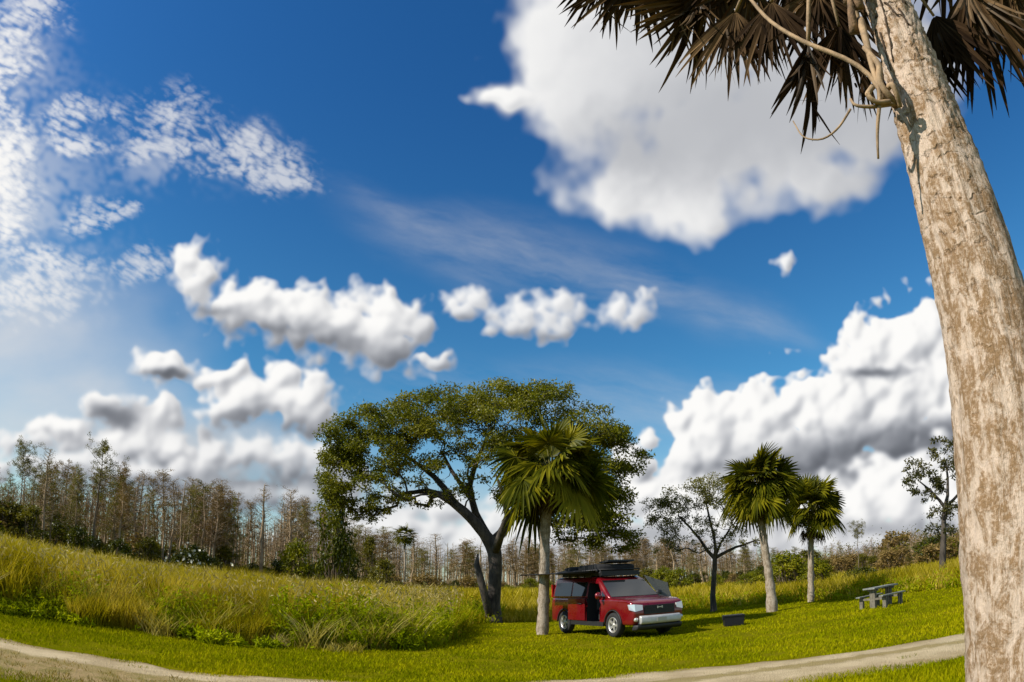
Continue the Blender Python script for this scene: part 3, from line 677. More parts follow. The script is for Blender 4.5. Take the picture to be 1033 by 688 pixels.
small_tree('open_crowned_tree', (720, 617),
    [([(714, 556), (706, 544), (696, 532), (684, 520)], [.075, .06, .05, .035]), ([(722, 554), (720, 540), (716, 524), (712, 506)], [.075, .06, .05, .035]),
     ([(730, 558), (742, 552), (752, 549), (762, 545)], [.07, .055, .045, .03]), ([(727, 548, .6), (736, 534, .8), (742, 520, 1.0)], [.05, .04, .03])],
    [(680, 518, 28, 18, 40, 1.6), (664, 508, 14, 8, 12, .9), (700, 498, 30, 14, 34, 1.6), (728, 500, 24, 22, 26, 1.5), (700, 540, 40, 20, 40, 1.5, .8), (740, 525, 26, 24, 26, 1.4, .6), (668, 545, 18, 12, 9, 1.0, .9), (735, 530, 22, 18, 14, 1.4, .8), (716, 482, 16, 6, 6, .8), (752, 546, 16, 6, 6, .8, .8), (655, 525, 8, 6, 3, .5)],
    [(720, 615), (719, 600), (720, 585), (721, 572), (721, 563)], [.15, .12, .11, .11, .11], M_grey, 0.095, 52,
    'small open-crowned tree with thin grey leaves, just right of the red vehicle')
# leafy dark tree that shows between the picnic table and the near palm
small_tree('leafy_dark_tree', (951, 585),
    [([(948, 505), (938, 494), (928, 486)], [.07, .05, .035]), ([(956, 500), (956, 482), (954, 464)], [.08, .06, .04]), ([(962, 504), (974, 490), (986, 478)], [.07, .05, .03])],
    [(938, 478, 24, 20, 26, 1.4, .9), (956, 456, 20, 18, 18, 1.2, .8), (922, 488, 10, 10, 6, .8, .8), (985, 470, 26, 26, 26, 1.4), (930, 500, 14, 6, 6, .8, .8), (955, 515, 22, 8, 12, 1.0), (1010, 490, 20, 30, 14, 1.2), (950, 535, 14, 10, 8, .8, .9)],
    [(951, 580), (951, 560), (952, 540), (952, 525), (953, 512)], [.2, .16, .14, .12, .11],
    leaf_mat('dark_leaves', [(0.030, 0.034, 0.008), (0.065, 0.065, 0.016), (0.13, 0.11, 0.03)], 0.3, 0.5, 0.6, 0.3), 0.15, 46,
    'dark leafy tree rising above the brush beyond the picnic table', dist=32)

# ------------------------------------------------------------------ palms
def fan(mb, M, size, seg=24, spread=115, droop=0.25, width=0.05, jit=0.12, mat=0, fold=0.0, split=0.35, rs=None, ragged=0.0, wdroop=0.0):
    """one fan leaf: blade in +Y from the hub at the origin of M, upper side +Z"""
    rr = rs or rng
    V, Q, us_ = [], [], []
    for k in range(seg):
        a = R(-spread + 2 * spread * (k + 0.5) / seg) + rr.normal() * 0.02
        L = size * (0.72 + 0.28 * math.cos(a * 0.75)) * (1 + rr.normal() * jit * 0.5)
        if ragged and rr.random() < ragged: L *= 0.45 + 0.4 * rr.random()
        d = np.array([math.sin(a), math.cos(a), 0]); s = np.array([math.cos(a), -math.sin(a), 0])
        w = width * size; us = [0.04, 0.35, 0.68, 0.88, 1.0]; ws = [0.35, 1.0, 0.75, 0.40, 0.04]
        dr = droop * (1 + rr.normal() * 0.25); tw = rr.normal() * 0.25; b = len(V)
        for u, ww in zip(us, ws):
            z = -dr * size * max(0.0, u - split) ** 1.6 * 1.6 - fold * size * abs(math.sin(a)) * u
            c = d * L * u * (1 - 0.18 * dr * u * u) + np.array([0, 0, z])
            sv = s * math.cos(tw) + np.array([0, 0, math.sin(tw)])
            us_ += [u * L / size] * 3
            V += [c - sv * w * ww * 0.5, c + np.array([0, 0, -w * ww * 0.25]), c + sv * w * ww * 0.5]
        for i in range(4):
            o = b + 3 * i; Q += [(o, o + 1, o + 4, o + 3), (o + 1, o + 2, o + 5, o + 4)]
    V = np.array([tuple(M @ Vector(v)) for v in V])
    if wdroop: V[:, 2] -= wdroop * size * np.clip(np.array(us_) - 0.30, 0, 1) ** 1.5 * 1.9
    mb.add(V, np.array(Q), mat, False)
def frame(origin, fwd, up):
    f = Vector(fwd).normalized(); u = Vector(up); u = (u - f * u.dot(f)).normalized(); s = f.cross(u)
    return Matrix.Translation(Vector(origin)) @ Matrix((s, f, u)).transposed().to_4x4()
M_palm = leaf_mat('palm_leaves', [(0.022, 0.030, 0.002), (0.075, 0.080, 0.003), (0.24, 0.21, 0.010)], 0.34, 0.45, 0.9, 0.30, (1.15, 1.1, 0.4))
M_palm_y = leaf_mat('yellowing_palm_leaf', [(0.20, 0.20, 0.015), (0.30, 0.27, 0.02), (0.38, 0.33, 0.03)], 0.40, 0.4, 1.0, 0.3)
M_dead = leaf_mat('dead_palm_leaves', [(0.018, 0.011, 0.007), (0.050, 0.030, 0.016), (0.17, 0.105, 0.05)], 0.10, 0.6, 1.2, 0.10, (1, .8, .5))
M_stalk = plain('palm_stalk', (0.13, 0.12, 0.02), 0.6)
def palm_trunk_mat(name, a, b, c, scale=1.0):
    m, T, out = new_mat(name)
    co = T.n('ShaderNodeTexCoord').outputs['Object']
    fibre = T.noise(T.map(co, scale=(1, 1, 0.16)), 34 * scale, 6, 0.7, 0.3).outputs['Fac']
    patch = T.noise(T.map(co, scale=(1, 1, 0.6)), 14 * scale, 8, 0.76, 0.5).outputs['Fac']
    wide = T.noise(T.map(co, scale=(1, 1, 0.8)), 2.6 * scale, 4, 0.6).outputs['Fac']
    zc = T.n('ShaderNodeSeparateXYZ'); T.link(co, zc.inputs[0])
    scal = T.math('ADD', T.math('MULTIPLY', zc.outputs['Z'], 12.5), T.math('MULTIPLY', T.noise(T.map(co, scale=(1, 1, .7)), 6.5 * scale, 3, 0.6).outputs['Fac'], 3.6))
    line = T.ramp(T.math('PINGPONG', scal, 0.5), 0.20, 0.0)
    rings = T.math('MULTIPLY', line, T.ramp(T.noise(co, 15 * scale, 5, 0.7).outputs['Fac'], 0.46, 0.66))
    rings = T.math('MULTIPLY', rings, T.ramp(zc.outputs['Z'], 1.6, 3.4, 0.10, 0.85))
    spots = T.voro(T.map(co, scale=(1, 1, 1.3)), 9 * scale, 1.0).outputs['Distance']
    col = T.mix(T.ramp(T.math('ADD', T.math('ADD', T.math('MULTIPLY', patch, 0.62), T.math('MULTIPLY', wide, 0.22)), T.math('MULTIPLY', fibre, 0.28)), 0.51, 0.61), c4(a), c4(b))
    col = T.mix(T.math('MULTIPLY', T.ramp(T.noise(T.map(co, scale=(1, 1, 0.45)), 46 * scale, 5, 0.75).outputs['Fac'], 0.50, 0.70), 0.60), col, c4([x * .8 for x in b]))
    col = T.mix(T.math('MULTIPLY', T.ramp(T.noise(co, 60 * scale, 5, 0.75).outputs['Fac'], 0.52, 0.36), 0.45), col, c4([min(.8, x * 1.3) for x in a]))
    col = T.mix(T.math('MULTIPLY', rings, 0.85), col, c4(c))
    col = T.mix(T.ramp(spots, 0.07, 0.03), col, c4([x * 0.3 for x in c]))
    p = principled(T, out, col, 0.92)
    bp = T.n('ShaderNodeBump'); bp.inputs['Strength'].default_value = 0.9; bp.inputs['Distance'].default_value = 0.02
    T.link(T.math('ADD', T.math('MULTIPLY', fibre, 0.9), T.math('SUBTRACT', T.math('MULTIPLY', patch, 0.9), T.math('MULTIPLY', rings, 0.8))), bp.inputs['Height'])
    T.link(bp.outputs[0], p.inputs['Normal']); return m
M_trunk_near = palm_trunk_mat('near_palm_bark', (0.56, 0.435, 0.335), (0.25, 0.15, 0.07), (0.11, 0.062, 0.03))
M_trunk = palm_trunk_mat('palm_bark', (0.36, 0.30, 0.23), (0.19, 0.145, 0.095), (0.09, 0.065, 0.04), 0.8)

def sabal(name, label, base_px, path_px, radii, crown_px, crown_r, n_fans, fan_size, seed, yellow=(), dead=10, group=None, lowest=-0.95, sag=1.0):
    rr = np.random.default_rng(seed)
    B = ground(*base_px); D = math.hypot(B.x, B.y)
    root = empty(name, B, 0, label, 'palm tree', group)
    loc = lambda px, py, dd=0.0: np.array(at(px, py, D + dd) - B)
    pts = [np.array([0, 0, -.1])] + [loc(*q) for q in path_px]; 
    mt = MB(); mt.tube(dense3(pts, 40), np.interp(np.linspace(0, 1, 40), np.linspace(0, 1, len(radii)), radii) * (1 + 0.06 * rr.normal(size=40)), 12)
    # old leaf bases under the crown
    top = pts[-1]
    for k in range(26):
        a = k * 2.4; z = -0.9 * rr.random(); q = top + np.array([math.cos(a), math.sin(a), 0]) * radii[-1] * 0.9 + np.array([0, 0, z])
        mt.tube([q, q + np.array([math.cos(a) * .10, math.sin(a) * .10, .22]), q + np.array([math.cos(a) * .20, math.sin(a) * .20, .34])], [.045, .035, .015], 5)
    mt.build('trunk', M_trunk, root)
    mc, md = MB(), MB(); cc = loc(*crown_px)
    for k in range(n_fans):
        u = (k + 0.5) / n_fans; el = math.asin(1 - (1 - lowest) * u) + rr.normal() * .12; a = k * 2.39996 + rr.normal() * .35
        d = np.array([math.cos(a) * math.cos(el), math.sin(a) * math.cos(el), math.sin(el)])
        L = crown_r * (0.52 + 0.13 * rr.normal()) * (0.9 + .25 * u)
        hub = cc + d * L + np.array([0, 0, -0.22 * L * math.cos(el) * u])
        mid = (top + hub) / 2 + np.array([0, 0, 0.26 * L])
        q = np.linspace(0, 1, 6)[:, None]; st = (1 - q) ** 2 * (top + d * .05) + 2 * q * (1 - q) * mid + q * q * hub
        mc.tube(st, np.linspace(.020, .010, 6), 4, mat=2, cap=False)
        f = unit(unit(hub - mid) + np.array([0, 0, -0.35 * u])); up = unit(np.array([0, 0, 1.0]) + 0.65 * rr.normal(size=3) + (np.array([math.cos(a), math.sin(a), 0]) * .8 if abs(f[2]) > .7 else 0))
        fan(mc, frame(hub - f * 0.08, f, up), fan_size * (0.75 + 0.45 * rr.random()), 24, 112 + 20 * rr.random(), 0.04, 0.115, rs=rr, mat=1 if k in yellow else 0, fold=.10 + .12 * rr.random(), wdroop=(0.10 + 0.30 * u + .12 * rr.random()) * sag)
    for k in range(dead):
        a = k * 2 * math.pi / max(1, dead) + rr.normal() * .3; d = np.array([math.cos(a), math.sin(a), 0])
        hub = top + d * (0.35 + .15 * rr.random()) + np.array([0, 0, -0.35 - 0.35 * rr.random()])
        md.tube([top, top + d * .25 + np.array([0, 0, .02]), hub], [.02, .016, .01], 4, cap=False)
        fan(md, frame(hub, np.array([d[0] * .25, d[1] * .25, -1]), d), fan_size * (.6 + .25 * rr.random()), 14, 60, .15, .06, rs=rr, ragged=.3)
    mc.build('crown', [M_palm, M_palm_y, M_stalk], root)
    if dead: md.build('dead_fronds', M_dead, root)
    return root
def dense3(pts, n):
    p = np.array(pts); d = np.r_[0, np.cumsum(np.linalg.norm(np.diff(p, axis=0), axis=1))]; s = np.linspace(0, d[-1], n)
    q = np.stack([np.interp(s, d, p[:, i]) for i in range(3)], -1)
    for _ in range(3): q[1:-1] = (q[:-2] + 2 * q[1:-1] + q[2:]) / 4
    return q
sabal('sabal_palm', 'cabbage palm with wide drooping crown, its pale trunk beside the red vehicle', (547, 640),
      [(548, 620), (549, 590), (549, 560), (550, 530), (553, 500), (556, 482)], [.20, .17, .155, .15, .155, .16, .15], (556, 470), 1.75, 44, 1.02, 3, yellow=(31, 36, 39), dead=12, lowest=-0.80, sag=.8)
sabal('sabal_palm', 'leaning palm with dense round crown, taller of the pair by the dark box', (779, 617),
      [(778, 600), (775, 575), (771, 550), (768, 525), (766, 505), (765, 496)], [.25, .185, .16, .15, .15, .16, .15], (766, 488), 1.6, 66, 0.90, 5, dead=14, lowest=-0.62, sag=.55)
sabal('sabal_palm', 'shorter palm with a straight trunk and ragged crown, behind the leaning palm', (818, 607),
      [(818, 590), (818, 570), (818, 550), (818, 535), (818, 524)], [.17, .145, .135, .135, .135, .13], (819, 508), 1.45, 46, 0.84, 9, dead=9, lowest=-0.70, sag=.6)

# the near palm ---------------------------------------------------------------
PB = Vector((*at(1006, 600, 2.7).xy, 0))
near = empty('near_palm', PB, 0, 'large palm close by with mottled pale bark and hanging dead fronds', 'palm tree')
left = [(975, 688), (968, 560), (961, 430), (950, 330), (938, 270), (925, 215), (903, 120), (877, 10)]
right_az = [47.8, 47.4, 47.2, 46.9, 46.6, 46.4, 46.2, 46.4]
NP = 2.75
cs, rads, zs = [], [], []
for (px, py), ra in zip(left, right_az):
    d = ray(px, py); la = math.atan2(d.x, d.y); ra = R(ra); mid = (la + ra) / 2; half = (ra - la) / 2
    z = EYE + NP * d.z / math.hypot(d.x, d.y)
    cs.append((math.sin(mid) * NP, math.cos(mid) * NP, z)); rads.append(NP * math.sin(half))
cs = np.array(cs); rads = np.array(rads)
zz = np.linspace(-0.15, 5.9, 260)
cx_ = np.interp(zz, cs[:, 2], cs[:, 0]); cy_ = np.interp(zz, cs[:, 2], cs[:, 1]); rd = np.interp(zz, cs[:, 2], rads)
def sm(v, k=14):
    v = v.copy()
    for _ in range(k * 6): v[1:-1] = (v[:-2] + 2 * v[1:-1] + v[2:]) / 4
    return v
cx_, cy_, rd = sm(cx_), sm(cy_), sm(rd)
rd = rd + 0.10 * np.exp(-(zz + 0.1) * 3.5); topx, topy = cx_[-1], cy_[-1]
th = np.arange(72) * 2 * math.pi / 72
TH, ZZ = np.meshgrid(th, zz); Rr = np.repeat(rd[:, None], 72, 1)
sx, sy = (np.cos(TH) * 1.0).astype(np.float32), (np.sin(TH) * 1.0).astype(np.float32)
lump = fbm(sx * 9 + 40, (ZZ * 3.2 + sy * 9).astype(np.float32) + 60, 1.0, 5, 21) - .5
ringp = ZZ * 13 + 1.3 * (fbm(sx * 4 + 20, sy * 4 + (ZZ * 1.2).astype(np.float32) + 90, 1.0, 3, 22) - .5) * 6
ring = (ringp - np.floor(ringp)); ring = np.where(ring < 0.82, ring / .82, (1 - ring) / .18)
upper = np.clip((ZZ - 2.6) / 1.0, 0.25, 1)
Rr = Rr + 0.030 * lump + 0.017 * (ring - .5) * upper * (0.5 + fbm(sx * 5 + 7, (ZZ * 4 + sy * 5).astype(np.float32) + 9, 1.0, 3, 25))
V = np.stack([cx_[:, None] + Rr * np.cos(TH), cy_[:, None] + Rr * np.sin(TH), ZZ], -1).reshape(-1, 3) - np.array(PB)
i = np.arange(259)[:, None] * 72; j = np.arange(72)[None]; j2 = (j + 1) % 72
mb = MB(); mb.add(V, np.stack([i + j, i + j2, i + 72 + j2, i + 72 + j], -1).reshape(-1, 4))
mb.build('trunk', M_trunk_near, near)
TOPZ = 5.9
def ax(z): return np.array([np.interp(z, zz, cx_), np.interp(z, zz, cy_), z])
# hanging dead fronds: hub point, pointing direction, spread
def P(px, py, dist): return np.array(at(px, py, dist))
rr = np.random.default_rng(12)
M_deadstalk = plain('dead_stalk', (0.30, 0.20, 0.11), 0.8, 0.35, 12, 0.3)
M_green_near = leaf_mat('near_palm_green', [(0.03, 0.06, 0.008), (0.06, 0.11, 0.01), (0.10, 0.16, 0.015)], 0.35, 0.35, 1.0, 0.4)
fr = [  # hub px, dist, tip px, tip dist, size, seg, spread, material, ragged
    ((612, -40), 3.5, (556, 34), 3.45, 0.68, 24, 50, 'd', .25), ((640, -24), 3.4, (602, 46), 3.4, 0.62, 24, 62, 'd', .25), ((702, 0), 3.25, (656, 82), 3.2, .60, 24, 56, 'd', .3), ((690, -40), 3.5, (640, 40), 3.5, .60, 24, 70, 'd', .3),
    ((720, -20), 3.2, (690, 62), 3.2, .62, 22, 60, 'd', .3), ((755, -20), 3.3, (745, 66), 3.3, .62, 22, 60, 'd', .3), ((825, -10), 3.1, (828, 74), 3.1, .58, 22, 60, 'd', .3), ((742, 12), 3.1, (722, 92), 3.05, 0.56, 22, 44, 'd', .35), ((778, 2), 3.0, (768, 92), 2.95, 0.56, 22, 46, 'd', .35), ((815, 44), 2.85, (813, 145), 2.85, 0.56, 14, 22, 'd', .3),
    ((846, 26), 3.0, (850, 118), 3.05, 0.54, 22, 44, 'd', .35), ((872, 44), 3.15, (874, 118), 3.15, .44, 16, 40, 'd', .3), ((800, -24), 3.3, (786, 60), 3.3, .56, 24, 75, 'd', .3), ((845, -34), 3.3, (846, 50), 3.3, .56, 24, 75, 'd', .3),
    ((735, -50), 3.5, (715, 30), 3.5, .60, 24, 80, 'd', .25), ((655, -70), 3.6, (610, 5), 3.6, .60, 22, 60, 'd', .25), ((770, -60), 3.7, (772, 20), 3.7, .62, 24, 85, 'd', .2),
    ((976, -14), 3.3, (1014, 86), 3.3, 0.78, 26, 44, 'd', .2), ((942, 16), 3.25, (962, 104), 3.2, 0.58, 22, 46, 'd', .3), ((1012, -24), 3.5, (1046, 66), 3.5, .75, 24, 50, 'd', .2), ((925, 40), 3.3, (944, 112), 3.3, .45, 18, 34, 'd', .3),
    ((690, -86), 3.2, (664, 8), 3.15, .62, 22, 40, 'g', 0), ((860, -90), 3.0, (840, 5), 3.0, .6, 22, 70, 'g', 0), ((950, -60), 3.6, (946, 40), 3.7, .72, 24, 85, 'd', .2), ((1000, -60), 3.4, (1020, 30), 3.4, .7, 24, 80, 'd', .2),
]
for (hp, hd, tp, td_, size, seg, spread, mk, rg) in fr:
    hub = P(hp[0], hp[1], hd); tip = P(tp[0], tp[1], td_); f = unit(tip - hub)
    view = unit(hub - np.array([0, 0, EYE])); up = unit(-view + 0.35 * rr.normal(size=3))
    mb = MB(); base = ax(4.75 + 0.6 * rr.random()); out = unit((hub - base) * np.array([1, 1, 0])); base = base + out * 0.12
    L = np.linalg.norm(hub - base); 
    u = np.linspace(0, 1, 9)[:, None]; mid = base + (hub - base) * 0.5 + np.array([0, 0, 0.30 * L])
    pts = (1 - u) ** 2 * base + 2 * u * (1 - u) * mid + u ** 2 * hub
    mb.tube(pts, np.linspace(.026, .010, 9), 6, mat=1)
    fan(mb, frame(hub, f, up), size * 1.02, seg, spread, 0.16, 0.066 if mk == 'd' else .085, 0.22, 0, 0.10, 0.3, rr, rg)
    if mk == 'd': fan(mb, frame(hub, f, up + 0.5 * rr.normal(size=3)), size * 0.8, seg // 2, spread * .8, 0.3, 0.05, 0.3, 0, 0.2, 0.2, rr, .4)
    if mk == 'd':
        for _ in range(9):                     # torn strips hanging from the blade
            s0 = hub + (tip - hub) / np.linalg.norm(tip - hub) * size * (0.20 + .5 * rr.random()) + rr.normal(size=3) * size * .07; L = .08 + .18 * rr.random(); dx = rr.normal(size=3) * .05; sd = unit(np.cross([0, 0, 1.0], rr.normal(size=3))) * .006
            pts = [s0, s0 + dx * .5 + np.array([0, 0, -.35 * L]), s0 + dx + np.array([0, 0, -.72 * L]), s0 + dx * 1.6 + np.array([0, 0, -L])]
            mb.add(np.array([q_ + sg * sd * w_ for q_, w_ in zip(pts, (1, 1.3, .9, .2)) for sg in (-1, 1)]), [np.array([(0, 1, 3, 2), (2, 3, 5, 4), (4, 5, 7, 6)])], 0, False)
    mb.v = [v - np.array(PB, np.float32) for v in mb.v]
    mb.build('frond', [M_dead if mk == 'd' else M_green_near, M_deadstalk], near)
# young crown above the picture
mb = MB()
for k in range(16):
    a = k * 2.4; el = 0.25 + 1.1 * (k / 16); d = np.array([math.cos(a) * math.cos(el), math.sin(a) * math.cos(el), math.sin(el)]); b0 = ax(5.8); hub = b0 + d * 1.15
    mb.tube([b0, (b0 + hub) / 2 + np.array([0, 0, .12]), hub], [.026, .02, .012], 5, mat=1)
    fan(mb, frame(hub, d - np.array([0, 0, .2]), (0, 0, 1) if abs(d[2]) < .9 else (1, 0, 0)), 0.85, 24, 115, .35, .085, rs=rr)
mb.v = [v - np.array(PB, np.float32) for v in mb.v]
mb.build('green_crown', [M_green_near, M_deadstalk], near)
# old stalks, boots and the bare flower stem
mb = MB()
def stem(pts, r0, r1, mat=0): 
    q = dense3(pts, 18); mb.tube(q - np.array(PB), np.linspace(r0, r1, 18), 6, mat=mat)
stem([P(742, -20, 2.7), P(775, 22, 2.55), P(815, 46, 2.5), P(855, 58, 2.5), P(884, 76, 2.52), P(892, 100, 2.5)], .010, .014)
stem([P(872, 48, 2.5), P(888, 66, 2.46), P(886, 84, 2.44), P(896, 96, 2.45), P(904, 104, 2.5)], .014, .018)
stem([P(868, 20, 2.6), P(876, 50, 2.5), P(882, 78, 2.45), P(890, 92, 2.44), P(886, 112, 2.44), P(884, 138, 2.44), P(886, 160, 2.45)], .022, .005)
stem([P(905, 104, 2.5), P(880, 108, 2.43), P(862, 107, 2.4), P(858, 100, 2.42)], .012, .006)
stem([P(880, 88, 2.44), P(874, 96, 2.4), P(884, 104, 2.42), P(898, 102, 2.46)], .015, .010)
stem([P(893, 92, 2.48), P(900, 84, 2.44), P(905, 96, 2.46), P(908, 108, 2.5)], .014, .012)
stem([P(858, 110, 2.6), P(846, 130, 2.6), P(830, 142, 2.6), P(810, 140, 2.62), P(800, 122, 2.65)], .006, .003)
mb.build('flower_stem', M_deadstalk, near)
M_boot = plain('leaf_boots', (0.17, 0.10, 0.05), 0.85, 0.5, 14, 0.5)
for (px, py, dx, dy) in [(904, 104, -16, -6), (868, 10, -8, -30), (872, -6, -14, -30), (862, 34, -6, -44), (856, 4, -6, -40)]:
    d0 = 2.60; q = [P(px, py, d0), P(px + dx * .5, py + dy * .5, d0 - .05), P(px + dx, py + dy, d0 - .02)]
    mb = MB(); mb.tube(dense3(q, 8) - np.array(PB), np.linspace(.030, .010, 8), 7)
    mb.build('leaf_stub', M_boot, near)
mb = MB()
for k in range(12):                            # fibre and cracks laid round the upper trunk
    z = 3.65 + 0.85 * rr.random(); a0 = R(150 + 130 * rr.random()); da = (rr.random() - .5) * 1.3; dz = -0.25 * rr.random() - .05
    pts = []
    for u in np.linspace(0, 1, 10):
        a = a0 + da * u; zc = z + dz * u + .02 * math.sin(u * 9); c = ax(zc); r = np.interp(zc, zz, rd) + .006
        pts.append(c + np.array([math.cos(a) * r, math.sin(a) * r, 0]) - np.array(PB))
    mb.tube(pts, np.linspace(.007, .003, 10), 4)
mb.build('trunk_fibre', plain('dark_fibre', (0.06, 0.035, 0.018), 0.9), near)

# ------------------------------------------------------------------ the swamp forest along the field
M_cyp = bark_mat('cypress_bark', (0.15, 0.10, 0.055), (0.42, 0.31, 0.185), 5, 0.15, 0.3)
M_cyp_dark = bark_mat('dark_cypress_bark', (0.07, 0.05, 0.03), (0.17, 0.125, 0.08), 5, 0.15, 0.3)
M_rust = leaf_mat('rusty_needles', [(0.085, 0.05, 0.016), (0.17, 0.105, 0.034), (0.29, 0.20, 0.08)], 0.3, 0.7, 0.4, 0.05)
M_olive = leaf_mat('olive_leaves', [(0.055, 0.055, 0.004), (0.14, 0.125, 0.010), (0.25, 0.21, 0.028)], 0.35, 0.5, 0.5, 0.25)
M_shrub = leaf_mat('shrub_leaves', [(0.030, 0.038, 0.003), (0.075, 0.085, 0.005), (0.16, 0.15, 0.010)], 0.28, 0.5, 0.8, 0.3)
M_yshrub = leaf_mat('yellow_green_leaves', [(0.10, 0.115, 0.003), (0.20, 0.20, 0.006), (0.31, 0.27, 0.012)], 0.35, 0.5, 0.8, 0.25)
M_brush = leaf_mat('brown_brush', [(0.12, 0.075, 0.022), (0.22, 0.15, 0.05), (0.34, 0.24, 0.10)], 0.3, 0.7, 0.6, 0.05)

def cypress(kind, seed):
    """12 m tall, bare or thinly leaved"""
    r = np.random.default_rng(seed); Hh = 12.0; mt, ml = MB(), MB()
    n = 16; z = np.linspace(-0.2, Hh, n); bend = np.cumsum(r.normal(size=(n, 2)) * 0.07, axis=0)
    pts = np.concatenate([bend, z[:, None]], 1); rad = np.interp(z, [0, 1, 7, Hh], [.24, .16, .10, .02]) * (0.8 + .5 * r.random())
    mt.tube(pts, rad, 8)
    nb = {'bare': 46, 'rust': 40, 'olive': 34, 'top': 26, 'flat': 26, 'snag': 12}[kind]
    lo = {'bare': .35, 'rust': .38, 'olive': .3, 'top': .55, 'flat': .72, 'snag': .5}[kind]
    for k in range(nb):
        u = lo + (1 - lo) * (k + r.random()) / nb; zz_ = u * Hh; b = np.array([np.interp(zz_, z, pts[:, 0]), np.interp(zz_, z, pts[:, 1]), zz_])
        a = k * 2.4 + r.normal() * .5
        L = {'bare': 1.7, 'rust': 1.6, 'olive': 1.7, 'top': 1.5, 'flat': 2.2, 'snag': 1.2}[kind] * (1.15 - 0.75 * (u - lo) / (1 - lo)) * (0.6 + .7 * r.random())
        if kind == 'top': L *= 0.5 + 1.3 * math.sin(math.pi * min(1, (u - lo) / (1 - lo)))
        if kind == 'flat': L = 1.0 + 1.2 * r.random()
        rise = 0.15 + 0.45 * r.random() if kind != 'flat' else 0.1 + .25 * r.random()
        e = b + np.array([math.cos(a), math.sin(a), rise]) * L
        c = np.linspace(0, 1, 6)[:, None]; q = b + (e - b) * c + r.normal(size=(6, 3)) * 0.09 * L * c; q[:, 2] += 0.15 * L * (c[:, 0] ** 2)
        mt.tube(q, np.linspace(.042, .010, 6), 4, cap=False)
        for _ in range(5):
            s = q[1 + int(r.random() * 5)]; d = unit(r.normal(size=3) + np.array([math.cos(a), math.sin(a), .5]) * .6); m_ = s + d * L * (.25 + .25 * r.random())
            mt.tube([s, (s + m_) / 2 + r.normal(size=3) * .05, m_], [.018, .014, .007], 3, cap=False)
            if kind != 'snag':
                dens = {'bare': 9, 'rust': 26, 'olive': 34, 'top': 40, 'flat': 40}[kind]
                if r.random() < {'bare': .7, 'rust': .85, 'olive': .8, 'top': 1, 'flat': 1}[kind]:
                    leaf_clump(ml, m_, .28 + .22 * r.random(), dens, .13 if kind != 'bare' else .10, .7)
    return mt, ml
proto = {}
for kind, seeds, bark, leaf in (('bare', (1, 2, 3, 4), M_cyp, M_rust), ('rust', (5, 6, 7), M_cyp, M_rust), ('olive', (8, 9), M_cyp, M_olive), ('top', (10,), M_cyp_dark, M_olive), ('flat', (11,), M_cyp_dark, M_olive), ('snag', (12, 13), M_cyp, M_rust)):
    for s in seeds:
        mt, ml = cypress(kind, s); proto.setdefault(kind, []).append((mt.mesh('trunk', bark), ml.mesh('crown', leaf) if ml.nv else None))
def plant(name, pair, loc, rz, sc, label, cat, group=None, squash=1.0):
    root = empty(name, loc, rz, label, cat, group); root.scale = (sc * squash, sc * squash, sc)
    for nm, me in zip(('trunk', 'crown'), pair):
        if me is not None:
            o = bpy.data.objects.new(nm, me); C.objects.link(o); o.parent = root
    return root
TOPX = [-60, 0, 20, 60, 93, 130, 160, 200, 250, 290, 330, 370, 410, 480, 560, 640, 700, 760, 800, 850, 900, 950, 1000, 1100]
TOPY = [458, 460, 458, 463, 466, 478, 480, 484, 494, 500, 512, 530, 538, 544, 546, 542, 546, 550, 552, 548, 540, 534, 530, 515]
DSTX = [-60, 0, 100, 200, 300, 350, 450, 640, 760, 850, 960, 1100]
DSTY = [60, 63, 68, 76, 90, 110, 150, 160, 120, 80, 62, 52]
def horizon_y(px):
    lo_, hi_ = 300.0, 688.0
    for _ in range(30):
        m_ = (lo_ + hi_) / 2
        if ray(px, m_).z > 0: lo_ = m_
        else: hi_ = m_
    return lo_
def base_at(px, d): 
    q = at(px, horizon_y(px), d); return Vector((q.x, q.y, 0))
def height_for(px, py, d): return at(px, py, d).z
def stretch_of(px):
    return ('at the left end of the treeline by the flat-topped cypress' if px < 75 else 'in the tallest stretch, left of the pale-flowered bush' if px < 165 else
            'between pale-flowered bush and round yellow-green bush' if px < 285 else 'between round yellow-green bush and live oak' if px < 480 else
            'far behind the live oak and red vehicle' if px < 690 else 'far behind the open-crowned tree and two palms' if px < 835 else 'behind the picnic table brush')
kinds_txt = {'bare': ('bare grey cypress', 'cypress_tree'), 'rust': ('rusty brown thin cypress', 'cypress_tree'), 'olive': ('olive-leaved slender tree', 'swamp_tree'), 'snag': ('dead grey trunk', 'dead_tree')}
r2 = np.random.default_rng(31)
xs = np.concatenate([r2.uniform(-50, 345, 110), r2.uniform(345, 830, 120), r2.uniform(830, 1075, 60)])
for px in xs:
    kind = r2.choice(['bare', 'rust', 'olive', 'snag'], p=[.42, .30, .20, .08])
    d = np.interp(px, DSTX, DSTY) * (0.97 + 0.35 * r2.random() ** 1.5)
    top = np.interp(px, TOPX, TOPY) + (abs(r2.normal()) * 16 if px < 345 else abs(r2.normal()) * 9) - (4 if kind == 'bare' else 0)
    if 345 < px < 830 and kind == 'snag': top -= 2
    Hh = max(2.5, height_for(px, top, d))
    a, nm = kinds_txt[kind]; st = stretch_of(px)
    plant(nm, proto[kind][int(r2.integers(len(proto[kind])))], base_at(px, d), r2.random() * 6.28, Hh / 12.0, f'{a} {st}'[:200], 'tree', f'{a} trees {st}', 1.0 + 0.8 * (345 < px < 830) + 0.15 * r2.random())
